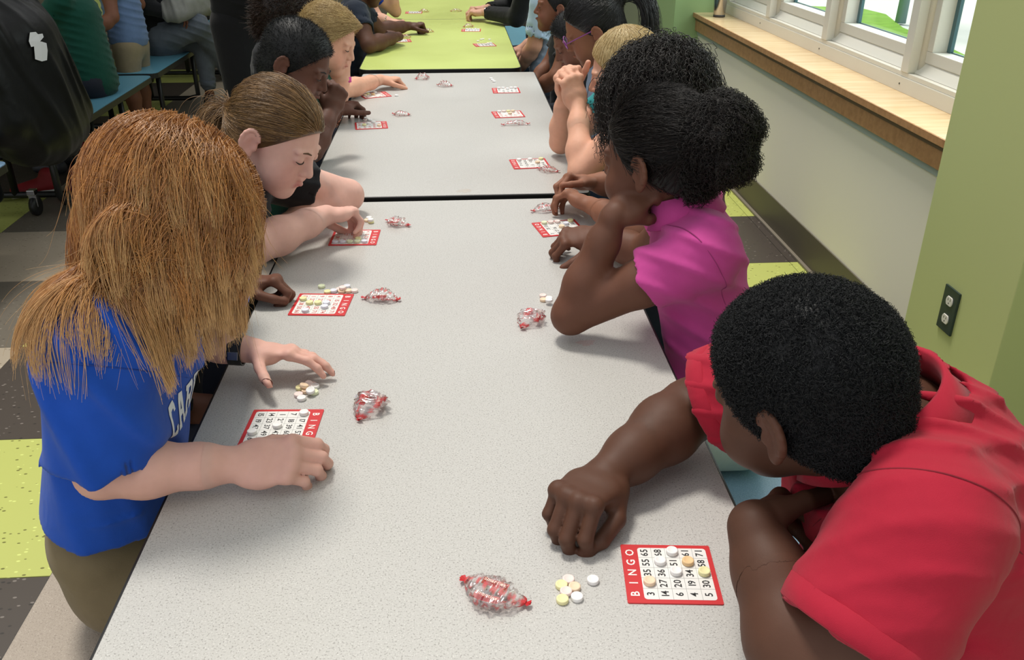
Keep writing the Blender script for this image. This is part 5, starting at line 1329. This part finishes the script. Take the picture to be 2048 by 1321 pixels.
# candies: small pressed-sugar tablets with dished faces
prof = [(.0003, .0006), (.0042, .0006), (.0052, 0), (.0066, 0), (.0072, .0007), (.0072, .0047), (.0066, .0054), (.0052, .0054), (.0042, .0046), (.0003, .0046)]
CM = {}
for nme, c in dict(white='#efecea', pink='#efdad4', peach='#efd4b6', yellow='#ebe4ae', orange='#ecc795', green='#e2e8c4', lilac='#e2e2ec').items():
    me = MB().lathe(prof, 22).mesh('candy', smooth=True); me.materials.append(plain('candy_'+nme, c, .75, bump=(400, .2, .0005))); CM[nme] = me
def candy(x, y, z, col, label, group, rot=(0, 0, 0)):
    o = bpy.data.objects.new('candy', CM[col]); COL.objects.link(o); o.location = (x, y, z); o.rotation_euler = rot; tag(o, label if label.startswith(('white', 'pale')) else ('off-white' if col == 'white' else col)+' '+label.replace('pastel ', ''), 'candy', group); return o
def on_card(key, cells, label, group):
    t, x, y, a = CARDS[key]
    for (r, c, col) in cells:
        u, v = cell(r, c); candy(x+u*math.cos(a)-v*math.sin(a), y+u*math.sin(a)+v*math.cos(a), TZ+.0021, col, 'tablet in row %s under %s%s' % (('one', 'two', 'three', 'four', 'five')[r], 'BINGO'[c], label.split('candy tablet')[1].replace(' marking a square', '')), group)
on_card('R1', [(0, 1, 'peach'), (1, 3, 'white'), (2, 2, 'white'), (2, 4, 'white'), (3, 3, 'orange'), (4, 2, 'yellow')], 'candy tablet marking a square on the card beside the red polo', 'candies on the nearest card')
on_card('L1', [(0, 0, 'white'), (2, 2, 'white'), (4, 3, 'white')], 'white candy tablet marking a square on the ginger girl\'s card', 'candies on the ginger girl\'s card')
on_card('L2', [(4, 1, 'yellow'), (3, 2, 'yellow'), (2, 2, 'yellow'), (1, 2, 'lilac'), (1, 3, 'lilac'), (3, 4, 'lilac')], 'candy tablet on the card by the brown hand', 'candies on the card by the brown hand')
on_card('L3', [(0, 4, 'lilac'), (1, 4, 'green'), (2, 4, 'green'), (3, 4, 'lilac'), (1, 3, 'yellow'), (4, 4, 'lilac')], 'candy tablet on the ponytail girl\'s card', 'candies on the ponytail girl\'s card')
on_card('R3', [(0, 4, 'green'), (1, 4, 'pink'), (2, 4, 'pink'), (4, 4, 'yellow'), (2, 2, 'peach'), (3, 3, 'lilac'), (4, 0, 'white')], 'candy tablet on the card beyond the pink girl\'s forearm', 'candies on the card beyond the pink girl')
on_card('R2', [(0, 4, 'white'), (1, 4, 'pink'), (2, 4, 'white')], 'candy tablet on the card behind the pink girl\'s elbow', 'candies on the card behind the elbow')
on_card('Ra', [(0, 4, 'white'), (2, 4, 'white'), (4, 4, 'yellow'), (3, 2, 'peach')], 'candy tablet on the card by the blond girl', 'candies on the blond girl\'s card')
on_card('Rb', [(0, 4, 'white'), (1, 4, 'pink'), (2, 4, 'yellow'), (3, 4, 'peach'), (2, 2, 'peach')], 'candy tablet on the card behind the long red wrapper', 'candies on the card behind the long wrapper')
on_card('Rc', [(0, 4, 'white'), (1, 4, 'white'), (3, 4, 'white'), (4, 4, 'white'), (2, 3, 'white')], 'candy tablet on the far window-side card', 'candies on the far card')
on_card('La', [(1, 0, 'white'), (2, 1, 'white'), (3, 2, 'yellow'), (0, 3, 'peach')], 'candy tablet on the card near the dark green boy\'s fist', 'candies on the dark green boy\'s card')
on_card('Lb', [(1, 0, 'white'), (2, 2, 'orange'), (3, 1, 'yellow'), (4, 2, 'peach')], 'candy tablet on the blond boy\'s card', 'candies on the blond boy\'s card')
on_card('Ga', [(0, 4, 'white'), (1, 4, 'white'), (2, 3, 'white'), (3, 4, 'white'), (4, 3, 'white')], 'candy tablet on the farther card of the lime table', 'candies on the farther lime card')
on_card('Gb', [(2, 2, 'white'), (3, 3, 'white'), (3, 4, 'yellow'), (4, 4, 'white')], 'candy tablet on the nearer card of the lime table', 'candies on the nearer lime card')
on_card('Gd', [(0, 2, 'white'), (1, 2, 'white'), (2, 2, 'white'), (3, 2, 'white')], 'candy tablet on the card beyond the lime-table fist', 'candies on the card beyond the fist')
def loose(pts, label, group):
    for (px, py, col, *z) in pts:
        zz = TZ+(z[0] if z else 0); P = onz(px, py, zz+.003); rt = z[1] if len(z) > 1 else (0, 0, 0)
        candy(P[0], P[1], zz+.0002, col, label, group, rt)
loose([(1137, 1160, 'pink'), (1123, 1171, 'yellow'), (1149, 1175, 'peach'), (1132, 1184, 'pink'), (1125, 1200, 'yellow'), (1154, 1195, 'white')], 'pastel candy tablet in the small cluster beside the nearest card', 'cluster of candies by the nearest card')
loose([(1186, 1161, 'white')], 'white candy tablet lying apart between the cluster and the nearest card', None)
loose([(617, 768, 'pink', .002, (.4, .2, 0)), (630, 773, 'white', .0), (600, 776, 'yellow', .0), (612, 782, 'peach', .0), (628, 785, 'green', .0), (597, 790, 'pink'), (603, 797, 'white', .0), (621, 781, 'white', .0062, (.25, 0, 0)), (607, 772, 'peach', .0062, (-.2, .3, 0)), (624, 770, 'pink', .0, (0, .1, 0))], 'candy tablet in the heap under the ginger girl\'s fingers', 'heap of candies under the ginger girl\'s fingers')
loose([(643, 573, 'green')], 'pale green candy tablet at the left end of the row above the second card', None)
loose([(655, 584, 'yellow'), (667, 582, 'lilac'), (679, 579, 'pink'), (685, 576, 'pink', .0056), (694, 573, 'lilac'), (683, 583, 'peach'), (697, 582, 'peach'), (709, 582, 'pink')], 'pastel candy tablet in the row above the card by the brown hand', 'row of candies above the second card')
loose([(738, 436, 'white'), (742, 444, 'yellow'), (734, 441, 'peach'), (741, 440, 'white', .0056)], 'candy tablet in the little pile right of the ponytail girl\'s hand', 'candies by the ponytail girl\'s hand')
loose([(1086, 592, 'pink'), (1098, 597, 'white'), (1087, 600, 'peach'), (1098, 601, 'white', .0056)], 'candy tablet beside the pink girl\'s elbow', 'candies by the pink girl\'s elbow')
loose([(728, 236, 'white'), (735, 238, 'white'), (740, 240, 'white'), (732, 236, 'white', .0056), (730, 240, 'pink')], 'candy tablet in the pile behind the dark green boy\'s card', 'candies by the dark green boy\'s card')
loose([(787, 172, 'white'), (793, 170, 'white'), (789, 174, 'white'), (798, 168, 'white')], 'white candy tablet under the blond boy\'s fingertips', 'candies under the blond boy\'s fingers')
loose([(793, 191, 'white')], 'white candy tablet alone to the right of the blond boy\'s card', None)
loose([(982, 157, 'white'), (985, 160, 'white'), (988, 163, 'white')], 'white candy tablet in the short line behind the far window-side card', 'line of candies behind the far card')
loose([(956, 82, 'white'), (962, 79, 'white'), (966, 78, 'white'), (979, 79, 'white')], 'white candy tablet scattered behind the nearer lime-table card', 'candies on the lime table')
# cellophane wrappers
ft = NT('clear_cellophane')
for l in list(ft.t.links): ft.t.links.remove(l)
tr = ft.n.new('ShaderNodeBsdfTransparent'); tr.inputs[0].default_value = (.96, .93, .93, 1); gl = ft.n.new('ShaderNodeBsdfGlossy'); gl.inputs['Roughness'].default_value = .12; gl.inputs[0].default_value = (1, .97, .96, 1)
df = ft.n.new('ShaderNodeBsdfDiffuse'); df.inputs[0].default_value = lin('#cf4a4c')
m1 = ft.n.new('ShaderNodeMixShader'); m2 = ft.n.new('ShaderNodeMixShader'); lw = ft.n.new('ShaderNodeLayerWeight'); lw.inputs[0].default_value = .35
mr = ft.n.new('ShaderNodeMapRange'); mr.inputs[3].default_value = .10; mr.inputs[4].default_value = .75; ft.link(lw.outputs['Facing'], mr.inputs[0])
ft.link(mr.outputs[0], m1.inputs[0]); ft.link(tr.outputs[0], m1.inputs[1]); ft.link(gl.outputs[0], m1.inputs[2])
at_ = ft.n.new('ShaderNodeAttribute'); at_.attribute_name = 'ink'; ft.link(at_.outputs['Fac'], m2.inputs[0]); ft.link(m1.outputs[0], m2.inputs[1]); ft.link(df.outputs[0], m2.inputs[2]); ft.link(m2.outputs[0], ft.n['Material Output'].inputs[0])
CELLO = ft.m
wred = plain('red_wrapper_twist', '#c3262e', .3, coat=.5); wlab = plain('red_wrapper_label', '#b8322f', .35); wedge = plain('black_label_edge', '#1c1718', .4); wyel = plain('yellow_print', '#e0b040', .5)
me_brand = text_mesh([('Smarties', 0, 0, .0075, 0, .0003)], 'label_lettering'); me_brand.materials.append(plain('pale_label_lettering', '#f0d8c8', .5))
def wrapper(label, x, y, ang, L=.085, W=.030, seed=1, bend=.25, hgt=.022, detail=2, z=TZ):
    t = empty('candy_wrapper', (x, y, z), math.radians(ang)); tag(t, label, 'wrapper', 'opened candy wrappers on the tables')
    r = np.random.default_rng(seed); nu, nv = 44, 26
    u = np.linspace(-1, 1, nu)[:, None]; v = np.linspace(0, 2*math.pi, nv, endpoint=False)[None]
    pinch = np.clip(1-np.abs(u)**2.2, .0, 1)**.7*.95+.05+.12*np.clip((np.abs(u)-.92)/.08, 0, 1)
    kk = r.normal(size=(7, 2))*np.array([7, 3.0]); ph = r.uniform(0, 6.28, 7)
    cr = sum(np.abs(np.sin(k[0]*u+round(k[1])*v+p)) for k, p in zip(kk, ph))/7-.6
    rad = pinch*(1+1.35*cr)
    X = u*L/2+.004*cr; Y = np.cos(v+u*1.2)*rad*W/2+bend*L*.5*(u**2-.4); Z = np.sin(v+u*1.2)*rad*hgt*.36
    Z = Z-Z.min(1, keepdims=True)*1.0; Z = Z+.0006+.004*np.clip(np.abs(u)-.75, 0, 1)*r.uniform(0, 3)
    vs = np.stack([X+0*v, Y, Z], 2).reshape(-1, 3); i, j = np.meshgrid(np.arange(nu-1), np.arange(nv), indexing='ij'); j2 = (j+1) % nv
    opened = ~((j >= nv-8) & (np.abs(i-nu/2) < nu*.38))
    fs = np.stack([i*nv+j, i*nv+j2, (i+1)*nv+j2, (i+1)*nv+j], 2)[opened]
    me = np_mesh('film', vs, fs); ink = me.attributes.new('ink', 'FLOAT', 'POINT')
    stripe = (np.abs(np.sin(v*2.0+u*2+ph[0])) > .88)*(np.sin(u*22+ph[1]) > -.2)*.65+np.clip((np.abs(u)-.88)/.06, 0, 1)*.9+0*v
    ink.data.foreach_set('value', np.clip(stripe, 0, .95).astype(np.float32).ravel())
    obj('film', me, CELLO, t)
    for sg in (-1, 1):
        mb = MB(); e = V(sg*L/2*.97, bend*L*.5*.55, 0)
        for k in range(5):
            a = r.uniform(-.7, .7); d = V(sg*math.cos(a), math.sin(a), r.uniform(0, .5)); q = nrm(np.cross(d, V(0, 0, 1)))*0.0025
            b = e+V(0, 0, .004); mb.add([b-q*.5, b+q*.5, b+d*.007+q, b+d*.008-q], [(0, 1, 2, 3)])
        o = mb.build('twist_end', wred, t); o['kind'] = 'stuff'
    if detail:
        for k in range(detail):
            yy = (-.28+.5*k)*W; lb = MB(); n = 9; xs = np.linspace(-L*.22, L*.20, n); vs2 = []
            zc = lambda q: hgt*.42+.002*math.sin(q*90+k)+.0025*k
            for q in xs: vs2 += [(q, yy-.0045+bend*L*.5*((2*q/L)**2-.4), zc(q)), (q, yy+.0045+bend*L*.5*((2*q/L)**2-.4), zc(q)+.002)]
            fsb = [(2*a, 2*a+1, 2*a+3, 2*a+2) for a in range(n-1)]
            lb.add(vs2, fsb); o = lb.build('label_strip', wlab, t)
            lo = obj('label_lettering', me_brand, None, o, (0, yy-bend*L*.2, hgt*.42+.0055+.0025*k))
    return t
wrapper('clear candy wrapper with red twists lying nearest the camera', .027, .765, -32, .080, .042, 3, .22, .024, 2)
wrapper('crumpled clear wrapper standing to the right of the ginger girl\'s card', -.149, 1.185, 80, .066, .046, 5, .30, .034, 2)
wrapper('squarish clear wrapper right of the row of pastel candies', -.158, 1.600, -12, .068, .040, 8, -.2, .022, 1)
wrapper('pointed clear wrapper between the ponytail girl and the pink girl', -.150, 2.035, -35, .062, .036, 11, .2, .022, 1)
wrapper('crumpled clear wrapper touching the pink girl\'s elbow', .128, 1.478, 75, .062, .046, 13, .35, .030, 1)
wrapper('twisted clear wrapper beyond the card of the pink girl', .221, 2.115, 22, .068, .030, 17, .1, .022, 0)
wrapper('clear wrapper lying on the corner of the blond girl\'s card', .262, 2.46, -30, .060, .034, 19, .2, .020, 0)
wrapper('long rolled red and clear wrapper in front of a bingo card', .206, 3.02, 6, .090, .022, 23, -.15, .018, 0)
wrapper('short crumpled wrapper right of the dark green boy\'s card', -.196, 3.19, -15, .058, .034, 29, .2, .022, 0)
wrapper('upright crumpled wrapper beyond the blond boy\'s fingers', -.137, 3.86, 30, .060, .036, 31, .3, .032, 0)
wrapper('crumpled wrapper at the middle of the far grey table half', -.042, 3.70, -20, .060, .034, 37, .2, .028, 0)
wrapper('orange-tinted wrapper by the elbow on the lime table', -.266, 5.03, 10, .060, .034, 41, .2, .022, 0)
wrapper('wrapper in the middle of the lime table', -.143, 5.237, -10, .060, .034, 43, .2, .024, 0)
wrapper('wrapper behind the farther lime-table card', .091, 5.43, 25, .060, .034, 47, .2, .024, 0)
wrapper('wrapper on the far lime table nearer the aisle', -.19, 6.15, 5, .060, .034, 53, .2, .024, 0)
wrapper('wrapper on the far lime table near the clasped hands', .023, 6.17, 5, .070, .034, 59, .1, .022, 0)
rs = np.random.default_rng(2)
for nm, px, py, rx in (('pink_stain', 1171, 686, .016), ('pale_smudge', 930, 382, .020)):
    P = onz(px, py, TZ); pts = [(P[0]-GT.location.x+rx*(1+.25*rs.normal())*math.cos(a), P[1]-GT.location.y+rx*.7*(1+.25*rs.normal())*math.sin(a)) for a in np.linspace(0, 6.283, 22, endpoint=False)]
    MB().prism(pts, TZ-.0005, TZ+.00012).build(nm, laminate(nm, '#c0aeaa' if nm[1] == 'i' else '#b9b4ab', '#a8938f', '#cbbab6', .4), GT)
# outlet, tumbler
ot = empty('electrical_outlet', (1.311, 2.045, .42)); tag(ot, 'black double electrical outlet plate with white sockets on the green pier', 'outlet')
MB().box((-.006, -.036, -.062), (0, .036, .062)).build('cover_plate', plain('dark_green_black_plate', '#2b3a36', .35), ot, bevel=.002)
for dz in (.026, -.026):
    pts = [(.0155*math.cos(a)*1.0, max(-.0125, min(.0125, .0165*math.sin(a)))) for a in np.linspace(0, 2*math.pi, 28, endpoint=False)]
    s_ = MB(); s_.add([(-.0062, p_[0], p_[1]+dz) for p_ in pts]+[(-.0085, p_[0]*.96, p_[1]*.96+dz) for p_ in pts], [tuple(range(28, 56))]+[(i, (i+1) % 28, 28+(i+1) % 28, 28+i) for i in range(28)])
    so = s_.build('socket', plain('white_socket_plastic', '#e4e0d6', .4), ot)
    MB().box((-.0088, -.0065, dz+.001), (-.0084, -.0045, dz+.008)).box((-.0088, .0045, dz+.001), (-.0084, .0065, dz+.007)).box((-.0088, -.0018, dz-.008), (-.0084, .0018, dz-.004)).build('slots', plain('socket_slot', '#4a4640', .6), so)
th = empty('steel_tumbler', (1.52, 5.19, .7765)); tag(th, 'stainless steel tumbler standing at the far end of the window sill', 'tumbler')
MB().lathe([(.001, 0), (.030, 0), (.032, .003), (.043, .18), (.043, .185), (.040, .185), (.030, .010), (.001, .010)], 28).build('cup', plain('brushed_stainless', '#b9b4ae', .25, 1.0), th, smooth=True)
MB().lathe([(.0305, .0), (.0335, .001), (.0340, .012), (.0315, .012)], 28).build('base_ring', plain('dark_rubber_ring', '#3a3734', .6), th, smooth=True)
